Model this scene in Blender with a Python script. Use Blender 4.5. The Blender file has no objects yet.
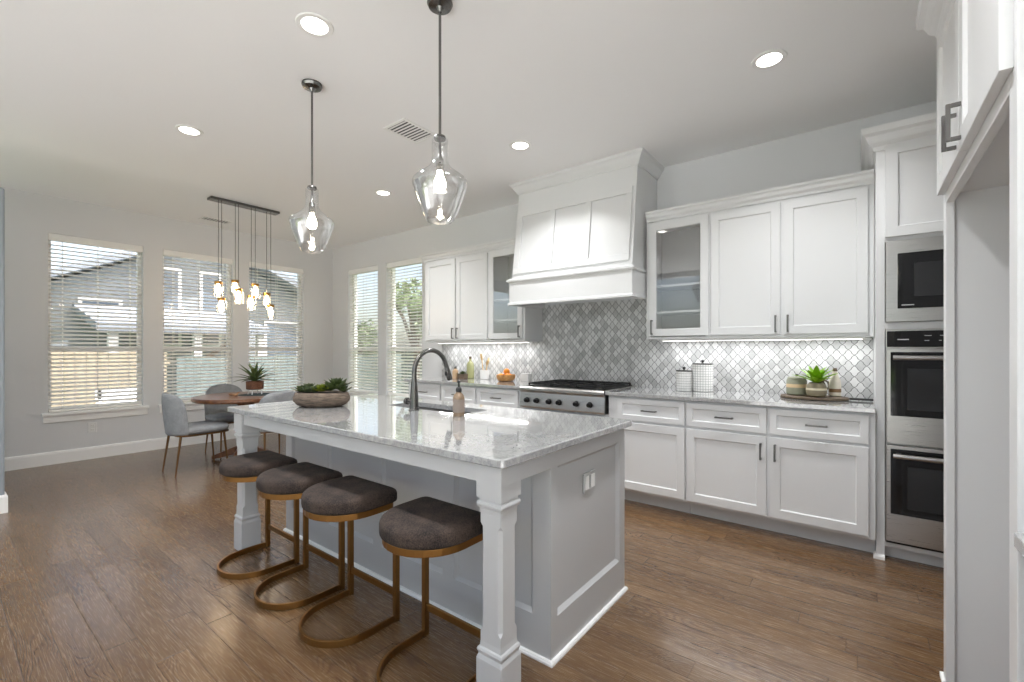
import bpy, bmesh, math, random
from mathutils import Vector, Matrix
random.seed(7)
PI = math.pi
S = bpy.context.scene
COL = S.collection

# ------------------------------------------------------------------ camera
cam = bpy.data.cameras.new('camera'); camo = bpy.data.objects.new('camera', cam); COL.objects.link(camo)
camo.location = (0, 0, 1.27); camo.rotation_euler = (PI/2, 0, math.radians(37.7))
cam.sensor_width = 36; cam.lens = 451/1024*36; cam.shift_y = 8/1024; cam.clip_start = .02
S.camera = camo

# ------------------------------------------------------------------ view, world, sun
S.view_settings.view_transform = 'Standard'
S.view_settings.look = 'None'
S.view_settings.gamma = 1
S.view_settings.use_curve_mapping = False
S.view_settings.exposure = 0.36
S.cycles.max_bounces = 10; S.cycles.diffuse_bounces = 6; S.cycles.glossy_bounces = 5
S.cycles.transparent_max_bounces = 24; S.cycles.transmission_bounces = 8
S.cycles.caustics_reflective = False; S.cycles.caustics_refractive = False
S.cycles.sample_clamp_indirect = 4.0
W = bpy.data.worlds.new('sky'); S.world = W; W.use_nodes = True
wn = W.node_tree; wn.nodes.clear()
sky = wn.nodes.new('ShaderNodeTexSky'); sky.sky_type = 'NISHITA'; sky.sun_disc = False
sky.sun_elevation = math.radians(38); sky.sun_rotation = math.radians(80); sky.dust_density = 2.5; sky.air_density = 1.0
hsv = wn.nodes.new('ShaderNodeHueSaturation'); hsv.inputs['Saturation'].default_value = .65
bgn = wn.nodes.new('ShaderNodeBackground'); bgn.inputs['Strength'].default_value = .27
won = wn.nodes.new('ShaderNodeOutputWorld')
wn.links.new(sky.outputs[0], hsv.inputs['Color']); wn.links.new(hsv.outputs[0], bgn.inputs[0]); wn.links.new(bgn.outputs[0], won.inputs[0])
sl = bpy.data.lights.new('sun', 'SUN'); sl.energy = 10.5; sl.angle = math.radians(1.5); sl.color = (1, .995, .985)
so = bpy.data.objects.new('sun', sl); COL.objects.link(so)
so.rotation_euler = Vector((-.38, -.06, -.92)).to_track_quat('-Z', 'Y').to_euler()

CAN_W = 11.0      # watts of each recessed ceiling light
STRIP_W = 3.3     # watts of each under-cabinet strip

# ------------------------------------------------------------------ room numbers (metres)
XL, XR, YK, YB, H = -7.04, .95, 4.165, -2.4, 2.95

# ------------------------------------------------------------------ materials
def lin(c):
    return tuple((v/12.92 if v <= .04045 else ((v+.055)/1.055)**2.4) for v in [q/255 for q in c])
class NT:
    def __init__(s, name):
        s.m = bpy.data.materials.new(name); s.m.use_nodes = True
        s.t = s.m.node_tree; s.t.nodes.clear()
        s.out = s.n('ShaderNodeOutputMaterial')
    def n(s, typ, **kw):
        nd = s.t.nodes.new(typ)
        for k, v in kw.items():
            if k in nd.inputs: nd.inputs[k].default_value = v
            else: setattr(nd, k, v)
        return nd
    def l(s, a, b): s.t.links.new(a, b)
    def math(s, op, a, b=None, c=None):
        nd = s.t.nodes.new('ShaderNodeMath'); nd.operation = op
        for i, v in enumerate((a, b, c)):
            if v is None: continue
            if hasattr(v, 'is_output'): s.l(v, nd.inputs[i])
            else: nd.inputs[i].default_value = v
        return nd.outputs[0]
    def ramp(s, fac, stops):
        nd = s.t.nodes.new('ShaderNodeValToRGB')
        el = nd.color_ramp.elements
        while len(el) < len(stops): el.new(.5)
        for e, (p, c) in zip(el, stops): e.position = p; e.color = (*lin(c), 1)
        s.l(fac, nd.inputs[0]); return nd.outputs[0]
    def mix(s, fac, a, b, typ='MIX'):
        nd = s.t.nodes.new('ShaderNodeMix'); nd.data_type = 'RGBA'; nd.blend_type = typ
        for i, v in ((0, fac), (6, a), (7, b)):
            if hasattr(v, 'is_output'): s.l(v, nd.inputs[i])
            else: nd.inputs[i].default_value = v
        return nd.outputs[2]
    def pos(s):
        g = s.n('ShaderNodeNewGeometry'); x = s.n('ShaderNodeSeparateXYZ'); s.l(g.outputs['Position'], x.inputs[0])
        return g.outputs['Position'], x.outputs
    def noise(s, vec, scale, detail=3, rough=.5, dist=0):
        nd = s.n('ShaderNodeTexNoise'); nd.inputs['Scale'].default_value = scale
        nd.inputs['Detail'].default_value = detail; nd.inputs['Roughness'].default_value = rough
        nd.inputs['Distortion'].default_value = dist
        if vec is not None: s.l(vec, nd.inputs['Vector'])
        return nd.outputs[0]
    def mapping(s, vec, scale):
        nd = s.n('ShaderNodeMapping'); nd.inputs['Scale'].default_value = scale; s.l(vec, nd.inputs[0]); return nd.outputs[0]
    def bsdf(s, color, rough=.5, metal=0, bump=None, bstr=.2, bdist=.002, **kw):
        b = s.n('ShaderNodeBsdfPrincipled')
        for k, v in (('Base Color', color), ('Roughness', rough), ('Metallic', metal)):
            if hasattr(v, 'is_output'): s.l(v, b.inputs[k])
            else: b.inputs[k].default_value = v
        for k, v in kw.items(): b.inputs[k].default_value = v
        if bump is not None:
            bp = s.n('ShaderNodeBump'); bp.inputs['Strength'].default_value = bstr; bp.inputs['Distance'].default_value = bdist
            s.l(bump, bp.inputs['Height']); s.l(bp.outputs[0], b.inputs['Normal'])
        s.l(b.outputs[0], s.out.inputs[0]); return s.m
def plain(name, rgb, rough=.5, metal=0, var=.06, nscale=18, bump=.05, **kw):
    t = NT(name); tc = t.n('ShaderNodeTexCoord')
    nz = t.noise(tc.outputs['Object'], nscale, 4)
    c = (*lin(rgb), 1)
    dk = (*[v*(1-var) for v in lin(rgb)], 1)
    return t.bsdf(t.mix(nz, dk, c), rough, metal, nz, bump, .001, **kw)
def emit(name, rgb, strength):
    t = NT(name); e = t.n('ShaderNodeEmission'); e.inputs[0].default_value = (*lin(rgb), 1); e.inputs[1].default_value = strength
    t.l(e.outputs[0], t.out.inputs[0]); return t.m
def thin_glass(name, tint=(1, 1, 1), f0=.05, f1=.75, rough=.02, bump=0, blend=.35):
    t = NT(name)
    tr = t.n('ShaderNodeBsdfTransparent'); tr.inputs[0].default_value = (*tint, 1)
    gl = t.n('ShaderNodeBsdfGlossy'); gl.inputs['Roughness'].default_value = rough
    lw = t.n('ShaderNodeLayerWeight'); lw.inputs[0].default_value = blend
    if bump:
        tc = t.n('ShaderNodeTexCoord'); nz = t.noise(tc.outputs['Object'], 45, 2)
        bp = t.n('ShaderNodeBump'); bp.inputs['Strength'].default_value = bump; bp.inputs['Distance'].default_value = .004
        t.l(nz, bp.inputs['Height']); t.l(bp.outputs[0], gl.inputs['Normal']); t.l(bp.outputs[0], lw.inputs['Normal'])
    f = t.math('MULTIPLY_ADD', lw.outputs['Facing'], f1-f0, f0)
    mx = t.n('ShaderNodeMixShader'); t.l(f, mx.inputs[0]); t.l(tr.outputs[0], mx.inputs[1]); t.l(gl.outputs[0], mx.inputs[2])
    t.l(mx.outputs[0], t.out.inputs[0]); return t.m

def floor_mat():
    t = NT('hickory_planks'); P, (x, y, z) = t.pos()
    PW, PL = .112, 1.25
    row = t.math('FLOOR', t.math('DIVIDE', y, PW))
    wn1 = t.n('ShaderNodeTexWhiteNoise', noise_dimensions='1D'); t.l(row, wn1.inputs['W'])
    xo = t.math('MULTIPLY_ADD', wn1.outputs[0], PL*3.3, x)
    col = t.math('FLOOR', t.math('DIVIDE', xo, PL))
    cv = t.n('ShaderNodeCombineXYZ'); t.l(row, cv.inputs[0]); t.l(col, cv.inputs[1])
    wn2 = t.n('ShaderNodeTexWhiteNoise', noise_dimensions='2D'); t.l(cv.outputs[0], wn2.inputs['Vector'])
    idv = wn2.outputs[0]
    # grain coordinates, shifted per plank
    g = t.n('ShaderNodeCombineXYZ')
    t.l(t.math('MULTIPLY_ADD', idv, 37.0, t.math('MULTIPLY', x, 1.0)), g.inputs[0])
    t.l(t.math('MULTIPLY_ADD', idv, 11.0, t.math('MULTIPLY', y, 7.0)), g.inputs[1])
    fine = t.noise(t.mapping(g.outputs[0], (2.4, 9, 1)), 4.0, 6, .62, .4)
    big = t.noise(g.outputs[0], 1.5, 3, .5, .6)
    rings = t.math('SINE', t.math('MULTIPLY', t.noise(t.mapping(g.outputs[0], (1.1, .9, 1)), 1.6, 1, .4, .3), 75.0))
    rmask = t.ramp(t.noise(g.outputs[0], .8, 1), [(.50, (0, 0, 0)), (.6, (255, 255, 255))])
    rr = t.math('MULTIPLY', t.math('POWER', t.math('ABSOLUTE', rings), 5), rmask)
    base = t.ramp(t.math('MULTIPLY_ADD', big, .75, t.math('MULTIPLY', idv, .25)),
                  [(.16, (90, 68, 45)), (.45, (114, 89, 62)), (.62, (124, 98, 70)), (.86, (144, 117, 88))])
    c1 = t.mix(t.math('MULTIPLY', t.ramp(fine, [(.40, (255, 255, 255)), (.56, (0, 0, 0))]), .62), base, (*lin((88, 60, 40)), 1))
    c2 = t.mix(t.math('MULTIPLY', rr, .75), c1, (*lin((78, 52, 34)), 1))
    fy = t.math('FRACT', t.math('DIVIDE', y, PW)); fx = t.math('FRACT', t.math('DIVIDE', xo, PL))
    ey = t.math('MULTIPLY', t.math('MINIMUM', fy, t.math('SUBTRACT', 1, fy)), PW)
    ex = t.math('MULTIPLY', t.math('MINIMUM', fx, t.math('SUBTRACT', 1, fx)), PL)
    e = t.math('MINIMUM', ex, ey)
    gap = t.math('LESS_THAN', e, .0016)
    c3 = t.mix(t.math('MULTIPLY', gap, .45), c2, (*lin((48, 31, 20)), 1))
    hh = t.math('MULTIPLY_ADD', fine, .12, t.math('MULTIPLY_ADD', rr, -.35, t.math('MINIMUM', t.math('MULTIPLY', e, 120.0), .8)))
    hh = t.math('MULTIPLY_ADD', t.noise(t.mapping(g.outputs[0], (2, .6, 1)), 2.0, 2), .8, hh)
    ro = t.math('MULTIPLY_ADD', fine, .2, .16)
    return t.bsdf(c3, ro, 0, hh, .4, .004, **{'Coat Weight': .35, 'Coat Roughness': .16})

def wall_mat(name, rgb, rough=.75, bump=.12, sc=140):
    t = NT(name); P, _ = t.pos(); nz = t.noise(P, sc, 3, .55)
    return t.bsdf((*lin(rgb), 1), rough, 0, nz, bump, .0015)

def tile_mat():
    t = NT('arabesque_marble_tile'); P, (x, y, z) = t.pos()
    p, q = .071, .079
    ph = t.math('DIVIDE', z, q/2); m = t.math('ROUND', ph)
    r = t.math('SUBTRACT', ph, m)                       # -.5 .. .5
    sn = t.math('SINE', t.math('MULTIPLY', r, PI))      # ogee curve instead of a straight lozenge edge
    sn = t.math('MULTIPLY_ADD', sn, .8, t.math('MULTIPLY', r, .4))
    sn = t.math('MULTIPLY', sn, .5)
    zz = t.math('MULTIPLY', t.math('ADD', m, t.math('MULTIPLY', sn, 1.0)), .5)
    a = t.math('ADD', t.math('DIVIDE', x, p), zz); b = t.math('SUBTRACT', t.math('DIVIDE', x, p), zz)
    ca = t.n('ShaderNodeCombineXYZ'); t.l(t.math('FLOOR', a), ca.inputs[0]); t.l(t.math('FLOOR', b), ca.inputs[1])
    w = t.n('ShaderNodeTexWhiteNoise', noise_dimensions='2D'); t.l(ca.outputs[0], w.inputs['Vector'])
    def ed(v):
        f = t.math('FRACT', v); return t.math('MINIMUM', f, t.math('SUBTRACT', 1, f))
    e = t.math('MINIMUM', ed(a), ed(b))
    gr = t.math('LESS_THAN', e, .038)
    vein = t.noise(P, 9, 5, .6, .8)
    tone = t.math('MULTIPLY_ADD', vein, .7, t.math('MULTIPLY', w.outputs[0], .62))
    c = t.ramp(tone, [(.22, (164, 164, 165)), (.55, (190, 190, 190)), (.85, (218, 218, 218))])
    c = t.mix(gr, c, (*lin((100, 100, 101)), 1))
    return t.bsdf(c, .28, 0, t.math('MINIMUM', e, .1), .5, .004)

def quartz_mat():
    t = NT('white_quartz'); P, _ = t.pos()
    n1 = t.noise(P, 11, 7, .7, 1.0); n2 = t.noise(P, 60, 5, .75); n3 = t.noise(P, 4, 4, .6, 1.5)
    v = t.math('ABSOLUTE', t.math('SUBTRACT', n1, .5))
    vein = t.ramp(v, [(.0, (152, 153, 155)), (.02, (172, 172, 172)), (.06, (184, 184, 183))])
    c = t.mix(t.math('MULTIPLY', t.ramp(n2, [(.40, (255, 255, 255)), (.52, (0, 0, 0))]), .34), vein, (*lin((116, 117, 119)), 1))
    c = t.mix(t.math('MULTIPLY', t.ramp(n3, [(.45, (0, 0, 0)), (.7, (255, 255, 255))]), .3), c, (*lin((150, 151, 153)), 1))
    return t.bsdf(c, .07, 0, **{'IOR': 1.6, 'Coat Weight': .8, 'Coat Roughness': .03, 'Coat IOR': 1.6})

def steel_mat(name, rgb, rough=.28, axis=(1, 1, 60)):
    t = NT(name); P, _ = t.pos(); nz = t.noise(t.mapping(P, axis), 6, 4)
    c = t.mix(nz, (*[v*.82 for v in lin(rgb)], 1), (*lin(rgb), 1))
    return t.bsdf(c, t.math('MULTIPLY_ADD', nz, .12, rough-.05), 1)

def fabric_mat(name, a, b, sc=260, rough=.95, **kw):
    t = NT(name); tc = t.n('ShaderNodeTexCoord'); nz = t.noise(tc.outputs['Object'], sc, 3, .7); n2 = t.noise(tc.outputs['Object'], 14, 3)
    f = t.math('MULTIPLY_ADD', n2, .35, t.math('MULTIPLY', nz, .65))
    c = t.ramp(f, [(.38, a), (.62, b)])
    return t.bsdf(c, rough, 0, nz, .5, .002, **kw)

def wood_mat(name, a, b, rough=.45, scale=(3, 30, 30), nsc=3):
    t = NT(name); tc = t.n('ShaderNodeTexCoord'); nz = t.noise(t.mapping(tc.outputs['Object'], scale), nsc, 5, .6, .5)
    return t.bsdf(t.ramp(nz, [(.32, a), (.68, b)]), rough, 0, nz, .25, .001)

def shingle_mat():
    t = NT('grey_shingles'); P, (x, y, z) = t.pos()
    n = t.noise(P, 5, 4); r = t.math('FRACT', t.math('MULTIPLY', z, 8))
    c = t.mix(n, (*lin((112, 118, 126)), 1), (*lin((160, 166, 176)), 1))
    c = t.mix(t.math('MULTIPLY', t.math('LESS_THAN', r, .16), .5), c, (*lin((84, 88, 95)), 1))
    return t.bsdf(c, .9)
def siding_mat(name, a, b):
    t = NT(name); P, (x, y, z) = t.pos(); r = t.math('FRACT', t.math('MULTIPLY', z, 6.0)); n = t.noise(P, 3, 3)
    c = t.mix(n, (*lin(a), 1), (*lin(b), 1)); c = t.mix(t.math('MULTIPLY', t.math('LESS_THAN', r, .08), .4), c, (*lin((70, 70, 70)), 1))
    return t.bsdf(c, .8)
def grid_ceramic():
    t = NT('white_ceramic_with_grey_grid'); tc = t.n('ShaderNodeTexCoord'); sx = t.n('ShaderNodeSeparateXYZ'); t.l(tc.outputs['Object'], sx.inputs[0])
    an = t.math('MULTIPLY', t.math('ARCTAN2', sx.outputs[1], sx.outputs[0]), 24/(2*PI))
    la = t.math('LESS_THAN', t.math('FRACT', an), .16); lz = t.math('LESS_THAN', t.math('FRACT', t.math('MULTIPLY', sx.outputs[2], 48)), .16)
    c = t.mix(t.math('MULTIPLY', t.math('MAXIMUM', la, lz), .75), (*lin((232, 232, 230)), 1), (*lin((120, 120, 122)), 1))
    return t.bsdf(c, .35)
def band_ceramic(name, a, b, z0, z1):
    t = NT(name); tc = t.n('ShaderNodeTexCoord'); sx = t.n('ShaderNodeSeparateXYZ'); t.l(tc.outputs['Object'], sx.inputs[0])
    n = t.noise(tc.outputs['Object'], 30, 4)
    k = t.math('MULTIPLY', t.math('GREATER_THAN', sx.outputs[2], z0), t.math('LESS_THAN', sx.outputs[2], z1))
    c = t.mix(n, (*[v*.75 for v in lin(a)], 1), (*lin(a), 1)); c = t.mix(k, c, (*lin(b), 1))
    return t.bsdf(c, .5, 0, n, .2, .001)

M = {}
M['floor'] = floor_mat()
M['ceiling'] = wall_mat('ceiling_paint', (242, 242, 242), .85, .12, 60)
M['wall'] = wall_mat('wall_paint', (221, 222, 224))
M['wall_shade'] = wall_mat('shaded_blue_grey_paint', (150, 158, 166))  # blue-grey wall paint with shade mixed into the colour
M['trim'] = wall_mat('trim_paint', (246, 246, 245), .4, .03)
M['cab'] = wall_mat('cabinet_paint', (222, 223, 224), .32, .02, 60)
M['island'] = wall_mat('island_paint', (194, 195, 196), .36, .02, 60)
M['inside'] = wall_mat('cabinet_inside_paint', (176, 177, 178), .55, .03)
M['tile'] = tile_mat()
M['quartz'] = quartz_mat()
M['steel'] = steel_mat('brushed_steel', (200, 198, 195))
M['sinksteel'] = steel_mat('sink_steel', (84, 82, 82), .4)
M['dark_steel'] = steel_mat('dark_nickel', (120, 119, 117), .24, (1, 1, 1))
M['nickel'] = steel_mat('pull_metal', (120, 118, 116), .3, (1, 1, 1))
M['chrome'] = plain('polished_chrome', (215, 215, 216), .12, 1, .03)
M['iron'] = plain('cast_iron', (22, 22, 23), .55, .2, .3, 60, .2)
M['black'] = plain('black_plastic', (16, 16, 17), .35, 0, .1)
M['ovenglass'] = plain('black_oven_glass', (18, 18, 20), .06, 0, .05, 8, 0)
M['ovenwin'] = plain('oven_window_glass', (44, 45, 47), .08, 0, .05, 8, 0)
M['marks'] = plain('pale_panel_marks', (190, 190, 192), .5)
M['blind'] = wall_mat('blind_slat_paint', (246, 244, 239), .5, .02)
M['glass'] = thin_glass('window_glass', (1, 1, 1), .03, .5)
M['cabglass'] = thin_glass('cabinet_glass', (.96, .96, .96), .08, .6)
M['shade'] = thin_glass('seeded_glass', (.97, .975, .98), .12, .95, .06, .3, .5)
M['jarglass'] = thin_glass('jar_glass', (.98, .97, .95), .08, .8, .05, .1, .45)
M['bulb'] = emit('bulb_glow', (255, 240, 218), 34.0)
M['warmbulb'] = emit('warm_bulb_glow', (255, 226, 186), 34.0)
M['lens'] = emit('downlight_glow', (255, 250, 243), 7.0)
M['strip'] = emit('strip_glow', (255, 252, 246), 4.0)
M['chairmetal'] = plain('dark_bronze_metal', (112, 82, 52), .4, .8, .15, 40)
M['brass'] = plain('brushed_brass', (176, 132, 72), .34, 1, .15, 40)
M['gold'] = plain('antique_gold_metal', (150, 108, 58), .36, .9, .2, 30)
M['stool'] = fabric_mat('dark_brown_weave', (24, 21, 21), (80, 66, 58), 190)
M['chair'] = fabric_mat('grey_upholstery', (128, 130, 133), (158, 160, 162), 220)
M['table'] = wood_mat('walnut_table', (84, 52, 33), (136, 90, 58), .28, (2, 14, 14))
M['stone'] = wood_mat('weathered_bowl_wood', (66, 57, 50), (128, 112, 98), .85, (5, 5, 26), 4)
M['succ'] = plain('succulent_green', (66, 82, 38), .5, 0, .5, 40)
M['succ2'] = plain('bright_succulent_green', (122, 132, 34), .45, 0, .4, 40)
M['succ3'] = plain('grey_green_succulent', (84, 98, 66), .55, 0, .4, 40)
M['agave'] = plain('agave_green', (92, 110, 62), .5, 0, .4, 30)
M['lime'] = plain('lime_green_leaf', (140, 190, 30), .4, 0, .35, 30, **{'Subsurface Weight': .0})
M['soil'] = plain('dark_soil', (46, 36, 28), .95, 0, .5, 60, .4)
M['potwood'] = wood_mat('brown_planter', (82, 48, 30), (126, 78, 48), .6)
M['white'] = plain('white_glaze', (238, 238, 236), .3, 0, .03)
M['whiteplastic'] = plain('white_plastic', (228, 228, 228), .4, 0, .03)
M['slot'] = plain('dark_slot', (60, 60, 60), .6)
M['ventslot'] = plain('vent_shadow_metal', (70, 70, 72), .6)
M['grid'] = grid_ceramic()
M['traywood'] = wood_mat('dark_tray_wood', (72, 58, 46), (112, 96, 78), .6)
M['jar'] = band_ceramic('sage_glaze', (150, 152, 132), (206, 180, 142), .055, .08)
M['potc'] = band_ceramic('taupe_glaze', (136, 126, 102), (206, 196, 170), .048, .062)
M['bott'] = band_ceramic('cream_glaze', (224, 216, 200), (128, 96, 62), .03, .055)
M['jug'] = plain('brown_stoneware', (92, 74, 52), .5, 0, .3)
M['amber'] = plain('pinkish_amber_soap', (196, 168, 140), .15, 0, .12, 10, 0, **{'Transmission Weight': .45})
M['lightwood'] = wood_mat('pale_wood', (208, 172, 118), (232, 202, 152), .6)
M['basket'] = wood_mat('woven_tan_wood', (150, 98, 50), (214, 166, 104), .7, (30, 30, 10))
M['orange'] = plain('orange_peel', (246, 152, 30), .45, 0, .2, 60, .3)
M['oil'] = plain('green_oil_glass', (176, 178, 128), .12, 0, .2, 12, 0)
M['peach'] = plain('peach_bottle', (200, 168, 132), .3, 0, .2)
M['mat'] = fabric_mat('dark_teal_cloth', (38, 50, 52), (70, 84, 84), 120)
M['tan'] = wood_mat('tan_driftwood', (130, 92, 62), (190, 146, 104), .6)
M['grout'] = plain('patio_concrete', (150, 146, 138), .9, 0, .2)
M['bouncepatio'] = plain('pale_bounce_concrete', (236, 235, 232), .9, 0, .06)  # for the unseen slabs added to bounce sunlight indoors
M['grass'] = plain('lawn_green', (104, 128, 66), .95, 0, .5, 8)
M['fence'] = wood_mat('cedar_fence', (150, 138, 116), (184, 172, 148), .8, (8, 8, 2))
M['fencegrey'] = wood_mat('weathered_fence', (96, 112, 112), (126, 140, 138), .8, (8, 8, 2))
M['shingle'] = shingle_mat()
M['siding'] = siding_mat('grey_siding', (132, 137, 143), (152, 157, 162))
M['brick'] = siding_mat('tan_brick', (172, 156, 134), (196, 182, 160))
M['leaf'] = plain('tree_leaf', (146, 164, 116), .7, 0, .5, 3)
M['bark'] = plain('bark', (96, 80, 66), .9, 0, .4, 20, .5)
M['darkwin'] = plain('far_window_pane', (96, 108, 122), .1)

# ------------------------------------------------------------------ mesh helpers
ORG = {}
class MB:
    def __init__(s): s.bm = bmesh.new()
    def faces(s, vs, fs):
        v = [s.bm.verts.new(p) for p in vs]
        for f in fs:
            try: s.bm.faces.new([v[i] for i in f])
            except ValueError: pass
        return s
    def box(s, x0, x1, y0, y1, z0, z1):
        vs = [(x, y, z) for x in (x0, x1) for y in (y0, y1) for z in (z0, z1)]
        return s.faces(vs, [(0, 1, 3, 2), (4, 6, 7, 5), (0, 4, 5, 1), (2, 3, 7, 6), (0, 2, 6, 4), (1, 5, 7, 3)])
    def hexa(s, b, t):                                    # 4 bottom + 4 top points
        return s.faces(list(b)+list(t), [(3, 2, 1, 0), (4, 5, 6, 7)]+[(i, (i+1) % 4, 4+(i+1) % 4, 4+i) for i in range(4)])
    def rings(s, rings, cap=True, close=False):           # equal-length closed loops
        n = len(rings[0]); vs = [s.bm.verts.new(p) for r in rings for p in r]; R = len(rings)
        for k in range(R if close else R-1):
            a, b = k*n, ((k+1) % R)*n
            for i in range(n):
                j = (i+1) % n
                try: s.bm.faces.new((vs[a+i], vs[a+j], vs[b+j], vs[b+i]))
                except ValueError: pass
        if cap and not close:
            for f in (vs[:n][::-1], vs[(R-1)*n:]):
                try: s.bm.faces.new(f)
                except ValueError: pass
        return s
    def lathe(s, prof, c=(0, 0, 0), n=28, cap=True, sx=1, sy=1):
        return s.rings([[(c[0]+r*sx*math.cos(2*PI*i/n), c[1]+r*sy*math.sin(2*PI*i/n), c[2]+z) for i in range(n)] for r, z in prof], cap)
    def tube(s, pts, r, n=10, cap=True):
        P = [Vector(p) for p in pts]; rr = r if isinstance(r, (list, tuple)) else [r]*len(P)
        T = [((P[min(i+1, len(P)-1)]-P[max(i-1, 0)]).normalized()) for i in range(len(P))]
        u = T[0].orthogonal().normalized(); out = []
        for p, t, q in zip(P, T, rr):
            u = (u-t*u.dot(t)).normalized(); w = t.cross(u)
            out.append([tuple(p+(u*math.cos(2*PI*i/n)+w*math.sin(2*PI*i/n))*q) for i in range(n)])
        return s.rings(out, cap)
    def sweep(s, path, prof, closed=False):               # path in XY, profile (outward to the right of travel, z), mitred
        n = len(path); P = [Vector((p[0], p[1])) for p in path]; out = []
        for i in range(n):
            a = P[i-1] if (i or closed) else None; b = P[(i+1) % n] if (i < n-1 or closed) else None
            d1 = (P[i]-a).normalized() if a is not None else None; d2 = (b-P[i]).normalized() if b is not None else None
            if d1 is None: d1 = d2
            if d2 is None: d2 = d1
            n1 = Vector((d1.y, -d1.x)); n2 = Vector((d2.y, -d2.x)); m = n1+n2; m = m/(m.dot(n1)) if m.length > 1e-6 else n1
            out.append([(P[i].x+m.x*o, P[i].y+m.y*o, z) for o, z in prof])
        return s.rings(out, True, closed)
    def prism_x(s, prof, x0, x1): return s.rings([[(x, y, z) for y, z in prof] for x in (x0, x1)])
    def prism_y(s, prof, y0, y1): return s.rings([[(x, y, z) for x, z in prof] for y in (y0, y1)])
    def prism_z(s, prof, z0, z1): return s.rings([[(x, y, z) for x, y in prof] for z in (z0, z1)])
    def ball(s, c, r, sub=2, sc=(1, 1, 1)):
        bmesh.ops.create_icosphere(s.bm, subdivisions=sub, radius=r, matrix=Matrix.Translation(c) @ Matrix.Diagonal((*sc, 1))); return s
    def shaker(s, O, u, n, w, h, th=.02, fr=.058, rec=.010, panels=1, gap=.045):
        # framed door/drawer face: O lower left corner on the front plane, u along the width, n outward
        O, u, n = Vector(O), Vector(u), Vector(n); z = Vector((0, 0, 1))
        def p(a, b, d): return tuple(O+u*a+z*b+n*d)
        def loop(a0, a1, b0, b1, d): return [p(a0, b0, d), p(a1, b0, d), p(a1, b1, d), p(a0, b1, d)]
        if panels == 1:
            s.rings([loop(0, w, 0, h, -th), loop(0, w, 0, h, -.0015), loop(.0015, w-.0015, .0015, h-.0015, 0), loop(fr, w-fr, fr, h-fr, 0), loop(fr+.006, w-fr-.006, fr+.006, h-fr-.006, -rec)])
        return s
    def ring(s, O, u, n, w, h, th=.02, fr=.058):
        O, u, n = Vector(O), Vector(u), Vector(n); z = Vector((0, 0, 1))
        def loop(i, d): return [tuple(O+u*a+z*b+n*d) for a, b in ((i, i), (w-i, i), (w-i, h-i), (i, h-i))]
        s.rings([loop(0, -th), loop(0, 0), loop(fr, 0), loop(fr+.005, -.008), loop(fr+.005, -th)], False, True); return s
    def leaf(s, b, d, up, L, w, bend=.3, n=5, fold=.25):
        b, d, up = Vector(b), Vector(d).normalized(), Vector(up); side = d.cross(up).normalized() if d.cross(up).length > 1e-4 else d.orthogonal()
        upn = side.cross(d).normalized(); R = []
        for i in range(n+1):
            q = i/n; ww = w*math.sin(PI*min(1, .12+.88*q))**.7*(1 if q < 1 else 0)+.0006
            c = b+d*(L*q)+upn*(-bend*L*q*q)
            R.append([c-side*ww+upn*ww*fold, c-upn*.0012, c+side*ww+upn*ww*fold, c+upn*.0012])
        return s.rings([[tuple(v) for v in r] for r in R])
    def build(s, name, mat, parent=None, bevel=0, smooth=False, seg=2, sub=0, org=None):
        bmesh.ops.recalc_face_normals(s.bm, faces=s.bm.faces[:])
        o0 = ORG[parent.name] if parent is not None else (Vector(org) if org is not None else None)
        if o0 is None:                                    # top-level single mesh: origin at its base
            vs = s.bm.verts; xs = [v.co.x for v in vs]; ys = [v.co.y for v in vs]; zs = [v.co.z for v in vs]
            o0 = Vector(((min(xs)+max(xs))/2, (min(ys)+max(ys))/2, min(zs)))
        for v in s.bm.verts: v.co -= o0
        if smooth:
            for f in s.bm.faces: f.smooth = True
        me = bpy.data.meshes.new(name); s.bm.to_mesh(me); s.bm.free()
        o = bpy.data.objects.new(name, me); COL.objects.link(o)
        me.materials.append(M[mat] if isinstance(mat, str) else mat)
        if smooth and smooth != 'all':
            try: me.set_sharp_from_angle(angle=math.radians(38))
            except Exception: pass
        if bevel:
            md = o.modifiers.new('bevel', 'BEVEL'); md.width = bevel; md.segments = seg; md.limit_method = 'ANGLE'; md.angle_limit = math.radians(40)
        if sub:
            md = o.modifiers.new('sub', 'SUBSURF'); md.levels = sub; md.render_levels = sub
        if parent is not None: o.parent = parent; ORG[o.name] = ORG[parent.name]
        else: o.location = o0; ORG[o.name] = o0
        return o
def tag(o, label, cat, group=None, kind=None):
    o['label'] = label; o['category'] = cat
    if group: o['group'] = group
    if kind: o['kind'] = kind
    return o
def thing(name, label, cat, loc, group=None):
    o = bpy.data.objects.new(name, None); o.empty_display_size = .1; COL.objects.link(o); o.location = loc
    ORG[o.name] = Vector(loc); return tag(o, label, cat, group)
def struct(o): o['kind'] = 'structure'; return o
def sroot(name, loc):
    o = bpy.data.objects.new(name, None); COL.objects.link(o); o.location = loc; ORG[o.name] = Vector(loc); o['kind'] = 'structure'; return o
def copy_tree(root):
    r = root.copy(); COL.objects.link(r)
    for ch in root.children:
        c = ch.copy(); COL.objects.link(c); c.parent = r
        for g in ch.children:
            d = g.copy(); COL.objects.link(d); d.parent = c
    return r
UX, UY, UZ = Vector((1, 0, 0)), Vector((0, 1, 0)), Vector((0, 0, 1))

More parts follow.
